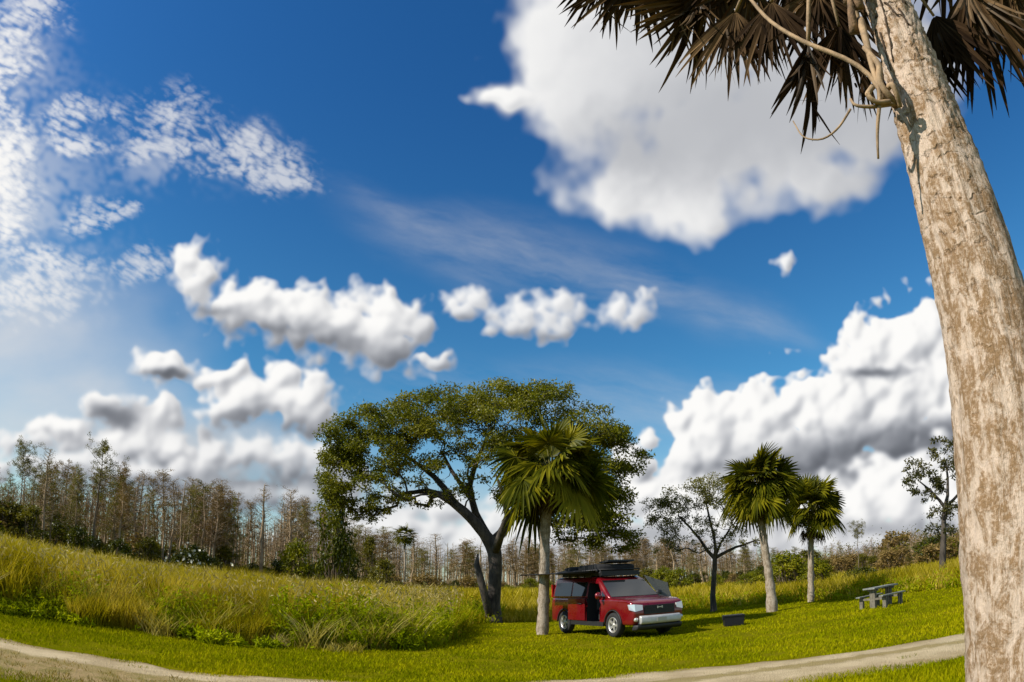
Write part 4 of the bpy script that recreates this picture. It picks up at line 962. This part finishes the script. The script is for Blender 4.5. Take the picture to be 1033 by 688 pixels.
# the ones that can be told apart
def lone(kind, px, top, dk, label, squash=1.0, name='cypress_tree', i=0, rz=0.0):
    d = np.interp(px, DSTX, DSTY) * dk; plant(name, proto[kind][i], base_at(px, d), rz, height_for(px, top, d) / 12.0, label, 'tree', None, squash)
lone('flat', 16, 448, .93, 'tall cypress with a dark flat top at the left end of the treeline', .8, rz=.4)
lone('bare', 42, 452, .94, 'tall twiggy grey cypress just right of the flat-topped one', 1.1, rz=1)
lone('top', 93, 444, .93, 'tallest tree of the left treeline, with a dark ragged top', .85, rz=2)
lone('rust', 118, 470, .93, 'rusty cypress with a dark tuft right beside the tallest ragged tree', 1.0, i=1)
lone('rust', 164, 478, .94, 'broad rusty brown cypress standing above the pale-flowered bush', 1.2, i=2, rz=1)
lone('olive', 236, 503, .94, 'dark olive tree left of the leaning bare cypress', .9, 'swamp_tree', 0)
lone('snag', 262, 488, .93, 'bare cypress whose few branches end in a dark tuft, left of the live oak', 1.2, i=0)
lone('bare', 290, 494, .95, 'spreading bare grey cypress above the round yellow-green bush', 1.4, i=2, rz=2)
lone('flat', 866, 528, .95, 'sparse pine with tufted branch ends above the picnic table brush', .9, 'pine_tree', rz=1.3)

def shrub_proto(seed, leaf, n, size, per, tall=1.0):
    r = np.random.default_rng(seed); mt, ml = MB(), MB()
    for k in range(n):
        u = r.random(); a = r.random() * 6.28; q = (0.25 + .75 * r.random()) * math.sqrt(1 - (2 * u - 0.9) ** 2 / 1.25) * 0.8
        c = np.array([math.cos(a) * q, math.sin(a) * q, (0.15 + 1.5 * u) * tall])
        mt.tube(curve((c[0] * .15, c[1] * .15, -.05), c, 5, .1), [.03, .025, .02, .015, .008], 4, cap=False); leaf_clump(ml, c, .22 + .16 * r.random(), per, size, .8)
    return mt.mesh('stems', M_cyp_dark), ml.mesh('foliage', leaf)
shr = {'dark': [shrub_proto(s, M_shrub, 34, .15, 55) for s in (1, 2)], 'yellow': [shrub_proto(3, M_yshrub, 40, .13, 60)], 'brown': [shrub_proto(s, M_brush, 32, .14, 42) for s in (4, 5)], 'olive': [shrub_proto(6, M_olive, 36, .14, 50, 1.3)]}
def bush(kind, loc, sc, label, group=None, rz=0.0, sq=1.0, name='shrub', i=0):
    root = empty(name, loc, rz, label, 'bush', group); root.scale = (sc * sq, sc * sq, sc)
    for nm, me in zip(('stems', 'foliage'), shr[kind][i % len(shr[kind])]):
        o = bpy.data.objects.new(nm, me); C.objects.link(o); o.parent = root
    return root
def bush_px(kind, px, top, dk, w, label, name='shrub', i=0, d=None):
    d = d or np.interp(px, DSTX, DSTY) * dk; Hh = height_for(px, top, d); sc = Hh / 1.85
    bush(kind, base_at(px, d), sc, label, None, r2.random() * 6, (w / 700 * d) / (1.9 * sc), name, i)
bush_px('yellow', 298, 545, .86, 46, 'round yellow-green bush at the field edge, left of the live oak')
fb = bush_px('dark', 186, 556, .86, 40, 'dark bush dotted with pale flowers below the rusty cypress', 'flowering_bush')
bush_px('dark', 337, 505, .70, 44, 'tall dark green tree-like bush under the left edge of the live oak crown', 'bushy_tree', 1)
bush_px('dark', 352, 550, .75, 30, 'dark leafy bush right below the edge of the live oak crown', 'shrub', 0)
bush_px('olive', 372, 552, .8, 24, 'olive bush between the dark leafy bush and the round-headed palm')
bush_px('dark', 212, 560, .88, 30, 'dark green thicket right of the pale-flowered bush', i=1)
bush_px('dark', 120, 543, .88, 36, 'dark green thicket under the tallest ragged tree')
bush_px('dark', 80, 530, .9, 40, 'dark green thicket left of the tallest ragged tree', i=1)
bush_px('olive', 30, 520, .9, 44, 'olive green thicket under the flat-topped cypress')
bush_px('yellow', 668, 572, .5, 30, 'yellow-green bush behind the open-crowned tree trunk')
bush_px('dark', 868, 572, .55, 44, 'dark green bush directly behind the picnic table')
bush_px('brown', 905, 552, .7, 56, 'brown brushy thicket right of the bush behind the picnic table')
bush_px('brown', 948, 545, .75, 60, 'tall brown thicket below the dark leafy tree', i=1)
bush_px('brown', 905, 534, 1.2, 60, 'dull brown domed tree far behind the brown thicket', 'domed_tree', 1)
bush_px('brown', 990, 540, .8, 60, 'brown thicket hidden partly by the near palm trunk')
bush_px('olive', 830, 570, .6, 36, 'olive bush left of the picnic table')
bush_px('yellow', 800, 574, .6, 34, 'yellow-green bush between the two palm trunks')
bush_px('yellow', 755, 578, .55, 30, 'yellow-green bush left of the leaning palm trunk')
# scrub scattered over the far field
for k in range(34):
    px = r2.uniform(352, 862); kind = r2.choice(['yellow', 'olive', 'brown', 'dark'], p=[.38, .30, .20, .12]); d = np.interp(px, DSTX, DSTY) * (0.42 + .40 * r2.random())
    wd = {'dark': 'dark green', 'olive': 'olive green', 'brown': 'brown leafless', 'yellow': 'yellow-green'}[kind]
    st = 'in the open field left of the live oak trunk' if px < 490 else 'in the open field behind the red vehicle' if px < 690 else 'in the open field behind the two palms'
    bush(kind, base_at(px, d), 0.75 + 0.75 * r2.random(), f'{wd} scrub {st}', f'{wd} scrub {st}', r2.random() * 6.28, 1.0 + .5 * r2.random(), 'scrub_bush', int(r2.integers(2)))
# pale blooms of the flowering bush
q = base_at(186, np.interp(186, DSTX, DSTY) * .86); fl = MB(); dirn = unit(-np.array(q))
pp = np.array(q) + dirn * 1.6 + rng.normal(size=(60, 3)) * np.array([1.6, .3, .7]) + np.array([0, 0, 1.9])
fl.leaves(pp, rdir(60) + dirn * 1.5, rdir(60), .26, .22)
for o in bpy.data.objects:
    if o.name.startswith('flowering_bush'):
        fo = fl.build('blossoms', plain('blossom', (0.6, 0.58, 0.45), 0.8)); fo.parent = o; fo.matrix_parent_inverse = Matrix.LocRotScale(o.location, o.rotation_euler, o.scale).inverted()
# a round-headed palm far off under the oak
def far_palm(px, py, top_r, label, d, stem_px):
    B = base_at(px, d); root = empty('distant_palm', B, 0, label, 'palm tree'); top = np.array(at(px, py, d) - B); mt, mc = MB(), MB()
    mt.tube([(0, 0, 0), top * .5 + np.array([.1, 0, 0]), top], [.18, .15, .15], 8)
    rr_ = np.random.default_rng(3); Rm = top_r / 700 * d
    for k in range(26):
        u = (k + .5) / 26; el = math.asin(1 - 1.75 * u); a = k * 2.4; dd = np.array([math.cos(a) * math.cos(el), math.sin(a) * math.cos(el), math.sin(el)]); hub = top + dd * Rm * .45
        fan(mc, frame(hub, dd - np.array([0, 0, .2]), (0, 0, 1) if abs(dd[2]) < .95 else (1, 0, 0)), Rm * .6, 14, 110, .3, .11, rs=rr_)
    mt.build('trunk', M_trunk, root); mc.build('crown', M_palm, root)
far_palm(408, 541, 15, 'distant round-headed palm seen in the gap below the live oak crown', 95, 590)
# random undergrowth along the foot of the forest
for k in range(135):
    px = r2.uniform(-50, 1060); kind = r2.choice(['dark', 'olive', 'brown', 'yellow'], p=[.40, .26, .22, .12] if px < 830 else [.08, .17, .65, .10]); d = np.interp(px, DSTX, DSTY) * (0.9 + .2 * r2.random())
    wd = {'dark': 'dark green', 'olive': 'olive green', 'brown': 'brown leafless', 'yellow': 'yellow-green'}[kind]; st = stretch_of(px)
    bush(kind, base_at(px, d), (1.0 + 1.0 * r2.random()) * (0.75 if px > 345 else 1.15), f'{wd} low bush {st}', f'{wd} low bushes {st}', r2.random() * 6.28, 1.1 + .5 * r2.random(), 'shrub', int(r2.integers(2)))
# the wood behind the first trees, one mass
mt, ml = MB(), MB()
for k in range(1500):
    px = r2.uniform(-60, 1090); d = np.interp(px, DSTX, DSTY) * (1.25 + 0.7 * r2.random()); top = np.interp(px, TOPX, TOPY) + abs(r2.normal()) * 11 + (26 if px < 345 else 5)
    Hh = max(3.0, height_for(px, top, d)); b = np.array(base_at(px, d)); w_ = r2.normal(size=2) * .35
    mt.tube([b, b + np.array([w_[0] * .4, w_[1] * .4, Hh * .5]), b + np.array([w_[0], w_[1], Hh])], [.16, .11, .03], 4, cap=False)
    for j_ in range(9):
        z_ = Hh * (0.4 + .58 * r2.random()); a_ = r2.random() * 6.28; s_ = b + np.array([w_[0] * z_ / Hh, w_[1] * z_ / Hh, z_]); L_ = (.5 + 1.1 * r2.random())
        mt.tube([s_, s_ + np.array([math.cos(a_), math.sin(a_), .6 + .5 * r2.random()]) * L_], [.04, .015], 3, cap=False)
    for j_ in range(8):
        leaf_clump(ml, b + np.array([r2.normal() * .9, r2.normal() * .9, Hh * (0.10 + .62 * r2.random())]), .8 + .6 * r2.random(), 16, .22, .9)
mt.build('distant_woods', M_cyp); 
wo_ = bpy.data.objects['distant_woods']; tag(wo_, 'bare grey-brown trunks of the deep wood behind the first row of trees', 'forest', None, 'stuff')
tag(ml.build('distant_woods_leaves', M_rust), 'brown withered leaves in the deep wood behind the first row of trees', 'forest', None, 'stuff')
ml = MB()
for k in range(750):
    px = r2.uniform(-60, 1090); d = np.interp(px, DSTX, DSTY) * (1.15 + 0.5 * r2.random()); b = np.array(base_at(px, d)); Hh = (1.2 + 2.6 * r2.random()) * (.9 if 345 < px < 830 else 1.45)
    leaf_clump(ml, b + np.array([0, 0, Hh * .5]), Hh * .66, 75, .28, .95)
tag(ml.build('forest_undergrowth', M_olive), 'dark olive undergrowth at the foot of the deep wood', 'undergrowth', None, 'stuff')

# ------------------------------------------------------------------ red vehicle
def paint(name, color, rough=0.28, coat=1.0):
    m, T, out = new_mat(name)
    p = principled(T, out, c4(color), rough)
    p.inputs['Coat Weight'].default_value = coat; p.inputs['Coat Roughness'].default_value = 0.06; p.inputs['Metallic'].default_value = 0.25
    co = T.n('ShaderNodeTexCoord').outputs['Object']
    T.link(T.ramp(T.noise(co, 3, 5, .6).outputs['Fac'], .3, .75, rough * .8, rough * 1.7), p.inputs['Roughness']); return m
M_red = paint('red_paint', (0.17, 0.0015, 0.006))
M_black = plain('black_plastic', (0.012, 0.012, 0.013), 0.55, .3, 20)
M_cloth = plain('black_cloth', (0.010, 0.010, 0.011), 0.9, .4, 12, .5)
M_tyre = plain('tyre_rubber', (0.014, 0.014, 0.014), 0.85, .3, 30)
M_alloy = plain('alloy', (0.62, 0.60, 0.57), 0.35, .1, 8, Metallic=0.7)
M_silver = plain('silver_bumper', (0.50, 0.49, 0.47), 0.38, .1, 5, Metallic=0.35)
M_glass = plain('dark_glass', (0.010, 0.014, 0.015), 0.05)
M_glass.node_tree.nodes['Principled BSDF'].inputs['IOR'].default_value = 1.7
M_lamp = plain('lamp_glass', (0.70, 0.68, 0.64), 0.12, Metallic=0.5)
M_trim = plain('dark_interior', (0.010, 0.009, 0.009), 0.8)
front = ground(621, 643); view = unit(np.array([front.x, front.y]))
ang = math.atan2(-view[1], -view[0]) + R(34)                # heading
car = empty('passenger_van', (0, 0, 0), ang, 'boxy red vehicle with loaded black roof rack and an open side door', 'vehicle')
WR = 0.345
fx, fy = math.cos(ang), math.sin(ang)
# the near front wheel stands on its spot in the photo
wx_, wy_ = 1.29, -0.80
car.location = (front.x - (fx * wx_ - fy * wy_), front.y - (fy * wx_ + fx * wy_), 0)
def arch(cx, r=0.40, n=12): return [(cx + r * math.cos(t), WR + r * math.sin(t)) for t in np.linspace(0, math.pi, n)]
def prism(poly, hw, name, mat, hw_top=None, ztop=None, zbot=None, bevel=0.05, plan=None, cut=None):
    bm = bmesh.new(); L, Rr_ = [], []
    for x, z in poly:
        w = hw if hw_top is None else hw + (hw_top - hw) * min(1, max(0, (z - zbot) / (ztop - zbot)))
        if plan: w *= plan(x)
        L.append(bm.verts.new((x, w, z))); Rr_.append(bm.verts.new((x, -w, z)))
    n = len(poly)
    bm.faces.new(L[::-1]); bm.faces.new(Rr_)
    for i in range(n): bm.faces.new((L[i], L[(i + 1) % n], Rr_[(i + 1) % n], Rr_[i]))
    bmesh.ops.recalc_face_normals(bm, faces=bm.faces[:])
    me = bpy.data.meshes.new(name); bm.to_mesh(me); bm.free()
    o = bpy.data.objects.new(name, me); C.objects.link(o); me.materials.append(mat); me.materials.append(M_trim)
    if bevel:
        b = o.modifiers.new('bevel', 'BEVEL'); b.width = bevel; b.segments = 4; b.limit_method = 'ANGLE'; b.angle_limit = R(24); b.use_clamp_overlap = True
    if cut is not None:
        k = o.modifiers.new('cut', 'BOOLEAN'); k.operation = 'DIFFERENCE'; k.object = cut; k.solver = 'EXACT'
        k.material_mode = 'INDEX'
    dg = bpy.context.evaluated_depsgraph_get(); dg.update(); me2 = bpy.data.meshes.new_from_object(o.evaluated_get(dg)); me2.name = name
    o.modifiers.clear(); o.data = me2
    for p in me2.polygons: p.use_smooth = True
    me2.set_sharp_from_angle(angle=R(32))
    return o
def cutter(poly, y0, y1):
    bm = bmesh.new(); a = [bm.verts.new((x, y0, z)) for x, z in poly]; b = [bm.verts.new((x, y1, z)) for x, z in poly]; n = len(poly)
    bm.faces.new(a); bm.faces.new(b[::-1])
    for i in range(n): bm.faces.new((a[i], b[i], b[(i + 1) % n], a[(i + 1) % n]))
    bmesh.ops.recalc_face_normals(bm, faces=bm.faces[:])
    me = bpy.data.meshes.new('c'); bm.to_mesh(me); bm.free(); me.materials.append(M_red); me.materials.append(M_trim)
    for p in me.polygons: p.material_index = 1
    o = bpy.data.objects.new('c', me); C.objects.link(o); return o
door_cut = cutter([(0.66, 0.40), (0.66, 1.24), (0.46, 1.50), (-0.02, 1.52), (-0.02, 0.40)], -1.2, 0.55)
low = [(2.10, 0.34), (2.17, 0.56), (2.16, 0.80), (2.08, 0.97), (1.85, 1.02), (1.12, 1.08), (-2.05, 1.10), (-2.14, 0.95), (-2.12, 0.34)] + [p for p in arch(-1.29)[::-1]] + [p for p in arch(1.29)[::-1]]
low = low[:9] + sorted(arch(-1.29), key=lambda p: p[0]) + sorted(arch(1.29), key=lambda p: p[0])
plan = lambda x: 1.0 - 0.10 * max(0, (x - 1.5) / 0.67) ** 2 - 0.04 * max(0, (-x - 1.7) / .4) ** 2
body = prism(low, 0.90, 'body', M_red, bevel=0.075, plan=plan, cut=door_cut); body.parent = car
cab = [(1.14, 1.06), (0.44, 1.62), (0.22, 1.70), (-1.90, 1.71), (-2.04, 1.62), (-2.10, 1.06)]
cabin = prism(cab, 0.875, 'cabin', M_red, 0.75, 1.70, 1.06, 0.085, cut=door_cut); cabin.parent = car
cm = door_cut.data; bpy.data.objects.remove(door_cut)
def side_y(z): return -(0.875 + (0.75 - 0.875) * (z - 1.06) / 0.64)
def part(name, mat, fn, parent=car):
    m = MB(); fn(m); return m.build(name, mat, parent)
def quadpanel(m, pts, th, nrm):
    """a thin slab on a flat outline"""
    a = np.array(pts, float); nrm = np.array(nrm, float) / np.linalg.norm(nrm); b = a + nrm * th; n = len(a)
    m.add(np.concatenate([a, b]), [np.array([(i, (i + 1) % n, n + (i + 1) % n, n + i) for i in range(n)])], 0, False)
    m.add(b, [np.array([(0, i, i + 1) for i in range(1, n - 1)])], 0, False); m.add(a, [np.array([(0, i + 1, i) for i in range(1, n - 1)])], 0, False)
# windscreen and windows
def wpt(u, y): x = 1.10 + (0.47 - 1.10) * u; z = 1.093 + (1.597 - 1.093) * u; return (x, y, z)
nw = np.array([0.625, 0, 0.78])
part('windshield', M_glass, lambda m: quadpanel(m, [wpt(.04, -.79), wpt(.04, .79), wpt(.96, .70), wpt(.96, -.70)], .012, nw))
def side_window(m, xs_, s):
    pts = [(x, s * (-side_y(z)), z) for x, z in xs_]
    if s < 0: pts = pts[::-1]
    quadpanel(m, pts, .012, (0, s, .19))
for s, ws in ((-1, ([(-0.86, 1.14), (-0.86, 1.55), (-0.10, 1.55), (-0.10, 1.14)], [(-1.92, 1.14), (-1.90, 1.54), (-0.94, 1.55), (-0.94, 1.14)], [(0.71, 1.14), (0.71, 1.27), (0.92, 1.14)])),
              (1, ([(-0.86, 1.14), (-0.86, 1.55), (-0.10, 1.55), (-0.10, 1.14)], [(-1.92, 1.14), (-1.90, 1.54), (-0.94, 1.55), (-0.94, 1.14)], [(0.0, 1.14), (0.0, 1.55), (0.42, 1.55), (0.86, 1.14)]))):
    for w_ in ws: part('window', M_glass, lambda m, w_=w_, s=s: side_window(m, w_, s))
# the slid-back door panel with handle
dr = part('door', M_red, lambda m: quadpanel(m, [(-0.98, -.902, .44), (-0.05, -.902, .44), (-0.05, -.902, 1.07), (-0.98, -.902, 1.07)], .035, (0, -1, 0)))
part('handle', M_black, lambda m: m.tube([(-.20, -.945, .93), (-.20, -.965, .93), (-.38, -.965, .93), (-.38, -.945, .93)], .012, 6), dr)
part('door', M_red, lambda m: quadpanel(m, [(0.02, .902, .44), (0.02, .902, 1.07), (1.0, .902, 1.07), (.92, .902, .44)], .012, (0, 1, 0)))
for s in (-1, 1): part('sill', M_black, lambda m: m.box((-0.86, s * .888 - .028, .30), (0.86, s * .888 + .028, .42)))
# seats inside
for x0 in (0.10, -0.75):
    for y0 in (-0.55, 0.12):
        part('seat', plain('seat_cloth', (0.03, 0.028, 0.027), 0.9, .2), lambda m: (m.box((x0 - .02, y0, .45), (x0 + .46, y0 + .44, .72)), m.box((x0 - .12, y0, .72), (x0 + .02, y0 + .44, 1.28)), m.box((x0 - .10, y0 + .10, 1.31), (x0 - .01, y0 + .34, 1.48))))
# wheels
def wheel(x, y):
    w = 0.21; s = 1 if y > 0 else -1
    M = Matrix.Translation((x, y, WR)) @ Matrix.Rotation(-s * math.pi / 2, 4, 'X')
    root = part('wheel', M_tyre, lambda m: m.lathe([(.20, -.09), (.25, -.105), (.315, -.10), (.338, -.07), (.345, -.03), (.345, .03), (.338, .07), (.315, .10), (.25, .105), (.215, .09)], 40, M=M))
    def rim(m):
        m.lathe([(.215, -.06), (.225, .085), (.205, .098), (.190, .070), (.180, .030)], 40, M=M)
        m.lathe([(0.001, .075), (.045, .075), (.055, .060), (.06, .02)], 20, M=M)
        for k in range(5):
            a = k * 2 * math.pi / 5; d = np.array([math.cos(a), math.sin(a)]); t_ = np.array([-d[1], d[0]])
            v = []
            for r_, h_, z_ in ((.04, .038, .068), (.20, .030, .078)):
                for q in (-1, 1): v += [(*(d * r_ + t_ * h_ * q), z_), (*(d * r_ + t_ * h_ * q), z_ - .04)]
            v = [tuple(M @ Vector(p_)) for p_ in v]
            m.add(v, [np.array([(0, 2, 6, 4), (1, 5, 7, 3), (0, 4, 5, 1), (2, 3, 7, 6), (4, 6, 7, 5)])], 0, False)
        m.lathe([(.001, .0), (.20, .0)], 24, mat=1, M=M)
    rm = MB(); rim(rm); rm.build('rim', [M_alloy, M_trim], root)
for x in (1.29, -1.29):
    for y in (-0.80, 0.80): wheel(x, y)
for cx_1 in (-1.29, 1.29):
    for s in (-1, 1): part('wheel_arch', M_black, lambda m: m.tube([(cx_1 + .405 * math.cos(t), s * .892, WR + .405 * math.sin(t)) for t in np.linspace(0, math.pi, 18)], .018, 6))
# nose
def lamp(m, s): 
    y0, y1 = s * .55, s * .80
    pts = [(2.168, y0, .75), (2.145, y1 * .97, .71), (2.03, s * .880, .76), (1.97, s * .884, .90), (2.115, y1 * .97, .905), (2.15, y0, .88)]
    a = np.array(pts); b = a + np.array([.035, s * .010, .006]); n = 6
    m.add(np.concatenate([a, b]), [np.array([(i, (i + 1) % n, n + (i + 1) % n, n + i) for i in range(n)]), np.array([(6, 7, 10), (6, 10, 11), (7, 8, 9), (7, 9, 10)])], 0, False)
for s in (-1, 1):
    part('headlight', M_lamp, lambda m: lamp(m, s))
    part('fog_lamp', M_lamp, lambda m: m.lathe([(.001, .03), (.05, .025), (.058, 0), (.058, -.05)], 16, M=Matrix.Translation((2.155, s * .74, .50)) @ Matrix.Rotation(math.pi / 2, 4, 'Y')))
part('grille', M_black, lambda m: (m.box((2.10, -.50, .63), (2.185, .50, .87)), [m.box((2.10, -.48, z_), (2.196, .48, z_ + .014)) for z_ in (.67, .73, .79, .85)]))
part('emblem', M_alloy, lambda m: (m.box((2.19, -.09, .775), (2.205, -.06, .835)), m.box((2.19, .06, .775), (2.205, .09, .835)), m.box((2.19, -.09, .795), (2.205, .09, .815))))
bmp = prism([(2.06, .36), (2.25, .37), (2.28, .42), (2.27, .56), (2.22, .60), (2.08, .60)], .66, 'bumper', M_silver, bevel=.035); bmp.parent = car
low_b = prism([(2.00, .20), (2.16, .21), (2.22, .27), (2.22, .355), (2.05, .355)], .82, 'lower_bumper', M_black, bevel=.03, plan=lambda x: 1 - .1 * max(0, (x - 1.9) / .3)); low_b.parent = car
part('license_plate', plain('plate', (.45, .42, .34), .5), lambda m: m.box((2.285, -.15, .43), (2.292, .15, .53)))
for s in (-1, 1):
    part('mirror', M_red if s < 0 else M_black, lambda m: (m.lathe([(.001, -.10), (.06, -.09), (.085, -.03), (.08, .05), (.04, .09), (.001, .095)], 14, M=Matrix.Translation((.82, s * 1.03, 1.16)) @ Matrix.Diagonal((.8, 1.25, 1.0, 1))), m.tube([(.84, s * .86, 1.10), (.83, s * .98, 1.13)], .025, 6)))
for y_ in (-.55, .05): part('wiper', M_black, lambda m: m.tube([wpt(.05, y_), wpt(.22, y_ + .34)], .010, 5))
for s in (-1, 1): part('tail_lamp', plain('red_lens', (.35, .01, .01), .2), lambda m: m.box((-2.13, s * .80 - .05, 1.10), (-2.08, s * .80 + .05, 1.5)))
# roof rack
def rack(m):
    m.box((-1.76, -.66, 1.722), (.41, .66, 1.795))
    for s in (-1, 1):
        m.tube([(.35, s * .66, 1.80), (-1.75, s * .66, 1.81)], .022, 7); m.tube([(.40, s * .66, 1.90), (-1.75, s * .66, 1.91)], .018, 7)
        for x in np.linspace(.35, -1.75, 6): m.tube([(x, s * .66, 1.68), (x, s * .66, 1.91)], .016, 6)
    for x in np.linspace(.35, -1.75, 9): m.tube([(x, -.68, 1.80), (x, .68, 1.80)], .016, 6)
    m.tube([(.40, -.66, 1.90), (.40, .66, 1.90)], .018, 6); m.box((.36, -.64, 1.74), (.39, .64, 1.86))
part('roof_rack', M_black, rack)
def bag(name, lo, hi, label, seed, M0=M_cloth):
    r = np.random.default_rng(seed); bm = bmesh.new(); bmesh.ops.create_cube(bm, size=1.0); bmesh.ops.subdivide_edges(bm, edges=bm.edges[:], cuts=7, use_grid_fill=True)
    lo, hi = np.array(lo), np.array(hi); ph = r.random((4, 3)) * 6
    for v in bm.verts:
        p_ = np.array(v.co); q_ = p_ / (np.sum(np.abs(2 * p_) ** 5) ** .2) if np.any(p_) else p_
        q_ = q_ * np.array([1, 1, 1]); w_ = sum(math.sin(7 * p_[0] * (k + 1) + ph[k, 0]) * math.cos(6 * p_[1] * (k + 1) + ph[k, 1]) for k in range(3)) * .035
        q_[2] *= 1 + (w_ * 2 if p_[2] > 0 else 0); q_[:2] *= 1 + w_ * .4
        v.co = (lo + hi) / 2 + q_ * (hi - lo)
    me = bpy.data.meshes.new(name); bm.to_mesh(me); bm.free(); me.materials.append(M0)
    for p_ in me.polygons: p_.use_smooth = True
    o = bpy.data.objects.new(name, me); C.objects.link(o); o.matrix_world = car_M; tag(o, label, 'bag', 'luggage on the roof rack'); return o
car_M = Matrix.Translation(car.location) @ Matrix.Rotation(ang, 4, 'Z')
bag('cargo_bag', (-.95, -.70, 1.822), (.38, .64, 2.07), 'long black cargo bag at the front of the roof rack', 1)
bag('cargo_bag', (-1.80, -.68, 1.822), (-.98, .62, 2.03), 'lower black cargo bag at the back of the roof rack', 2)
lid = MB(); lid.box((.0, -.45, 0), (.46, .45, .05), M=Matrix.Translation((-.02, 0, 2.085)) @ Matrix.Rotation(R(-5), 4, 'Y'))
lo_ = lid.build('folded_board', M_black); lo_.matrix_world = car_M; tag(lo_, 'flat black board strapped on top of the front cargo bag', 'board')
# awning rolled out from the rack along the near side
aw = MB()
quadpanel(aw, [(-1.95, -.70, 1.86), (.30, -.70, 1.88), (.24, -2.02, 1.80), (-1.95, -2.06, 1.80)], .012, (0, -.05, 1))
aw_o = aw.build('awning', M_cloth); aw_o.matrix_world = car_M; tag(aw_o, 'black awning rolled out from the roof rack along the open side of the red vehicle', 'awning')
for (xa, ya) in ((.22, -2.0), (-1.93, -2.04)):
    m = MB(); m.tube([(xa, -.70, 1.84), (xa, ya, 1.79)], .014, 6); m.build('arm', M_black, aw_o)
m = MB(); m.tube([(.30, -.72, 1.87), (-1.95, -.72, 1.85)], .05, 8); m.build('roller', M_black, aw_o)
# side shade
sh = MB(); quadpanel(sh, [(0.50, .735, 1.70), (0.70, 1.42, 1.44), (0.86, 1.46, 1.00), (0.92, .96, 1.06)], .01, (1, .2, .4))
so_ = sh.build('shade_cloth', plain('grey_mesh', (0.075, 0.08, 0.07), 0.9, .2, 30)); so_.matrix_world = car_M; tag(so_, 'dark grey mesh shade stretched from the roof beyond the windscreen', 'sun shade')
po = MB(); po.tube([(0.86, 1.47, 0), (0.72, 1.43, 1.45)], .014, 6); p_o = po.build('pole', M_black, so_)

# ------------------------------------------------------------------ dark storage box on the lawn
Bx = ground(740, 631); yaw = R(-8)
bx = empty('storage_box', Bx, yaw, 'low near-black storage box standing on the grass right of the red vehicle', 'storage box')
M_navy = plain('navy_plastic', (0.004, 0.004, 0.008), 0.5, .3, 10)
def rbox(name, lo, hi, bev, mat, parent):
    bm = bmesh.new(); bmesh.ops.create_cube(bm, size=1.0); lo, hi = np.array(lo), np.array(hi)
    for v in bm.verts:
        t_ = 0.94 if (v.co.z < 0 and name == 'tub') else 1.0
        v.co = (lo + hi) / 2 + np.array(v.co) * np.array([t_, t_, 1]) * (hi - lo)
    bmesh.ops.bevel(bm, geom=bm.edges[:], offset=bev, segments=2, affect='EDGES')
    me = bpy.data.meshes.new(name); bm.to_mesh(me); bm.free(); me.materials.append(mat); o = bpy.data.objects.new(name, me); C.objects.link(o); o.parent = parent; return o
rbox('tub', (-.32, -.22, .0), (.32, .22, .33), .02, M_navy, bx); rbox('lid', (-.345, -.245, .332), (.345, .245, .39), .016, M_navy, bx)
for s in (-1, 1): part('latch', M_black, lambda m: m.box((s * .345 - .012, -.06, .24), (s * .345 + .012, .06, .37)), bx)

# ------------------------------------------------------------------ picnic table
PT = ground(889, 612); long_ = math.atan2(.35, .94)
pt = empty('picnic_table', PT, long_, 'weathered grey picnic table with two benches on the far lawn', 'picnic table')
M_wood = bark_mat('weathered_planks', (0.13, 0.14, 0.12), (0.24, 0.25, 0.22), 5, 1.0, 0.3, 0.75)
M_conc = plain('concrete', (0.14, 0.125, 0.095), 0.9, .3, 9, .4)
part('tabletop', M_wood, lambda m: [m.box((-.92, -.37 + k * .15, .70), (.92, -.37 + k * .15 + .142, .75)) for k in range(5)], pt)
for s in (-1, 1):
    part('bench', M_wood, lambda m: [m.box((-.90, s * .72 - .13 + k * .134, .42), (.90, s * .72 - .13 + k * .134 + .126, .46)) for k in range(2)], pt)
for x in (-.60, .60):
    part('leg', M_conc, lambda m: (m.box((x - .06, -.30, .62), (x + .06, .30, .698)), m.box((x - .07, -.16, 0), (x + .07, .16, .62)), m.box((x - .055, -.84, .30), (x + .055, -.17, .37)), m.box((x - .055, .17, .30), (x + .055, .84, .37)),
                                     m.box((x - .06, -.82, .0), (x + .06, -.62, .418)), m.box((x - .06, .62, .0), (x + .06, .82, .418))), pt)
pt.scale = (.66, .66, .86)
bx.scale = (.92, .92, .84)
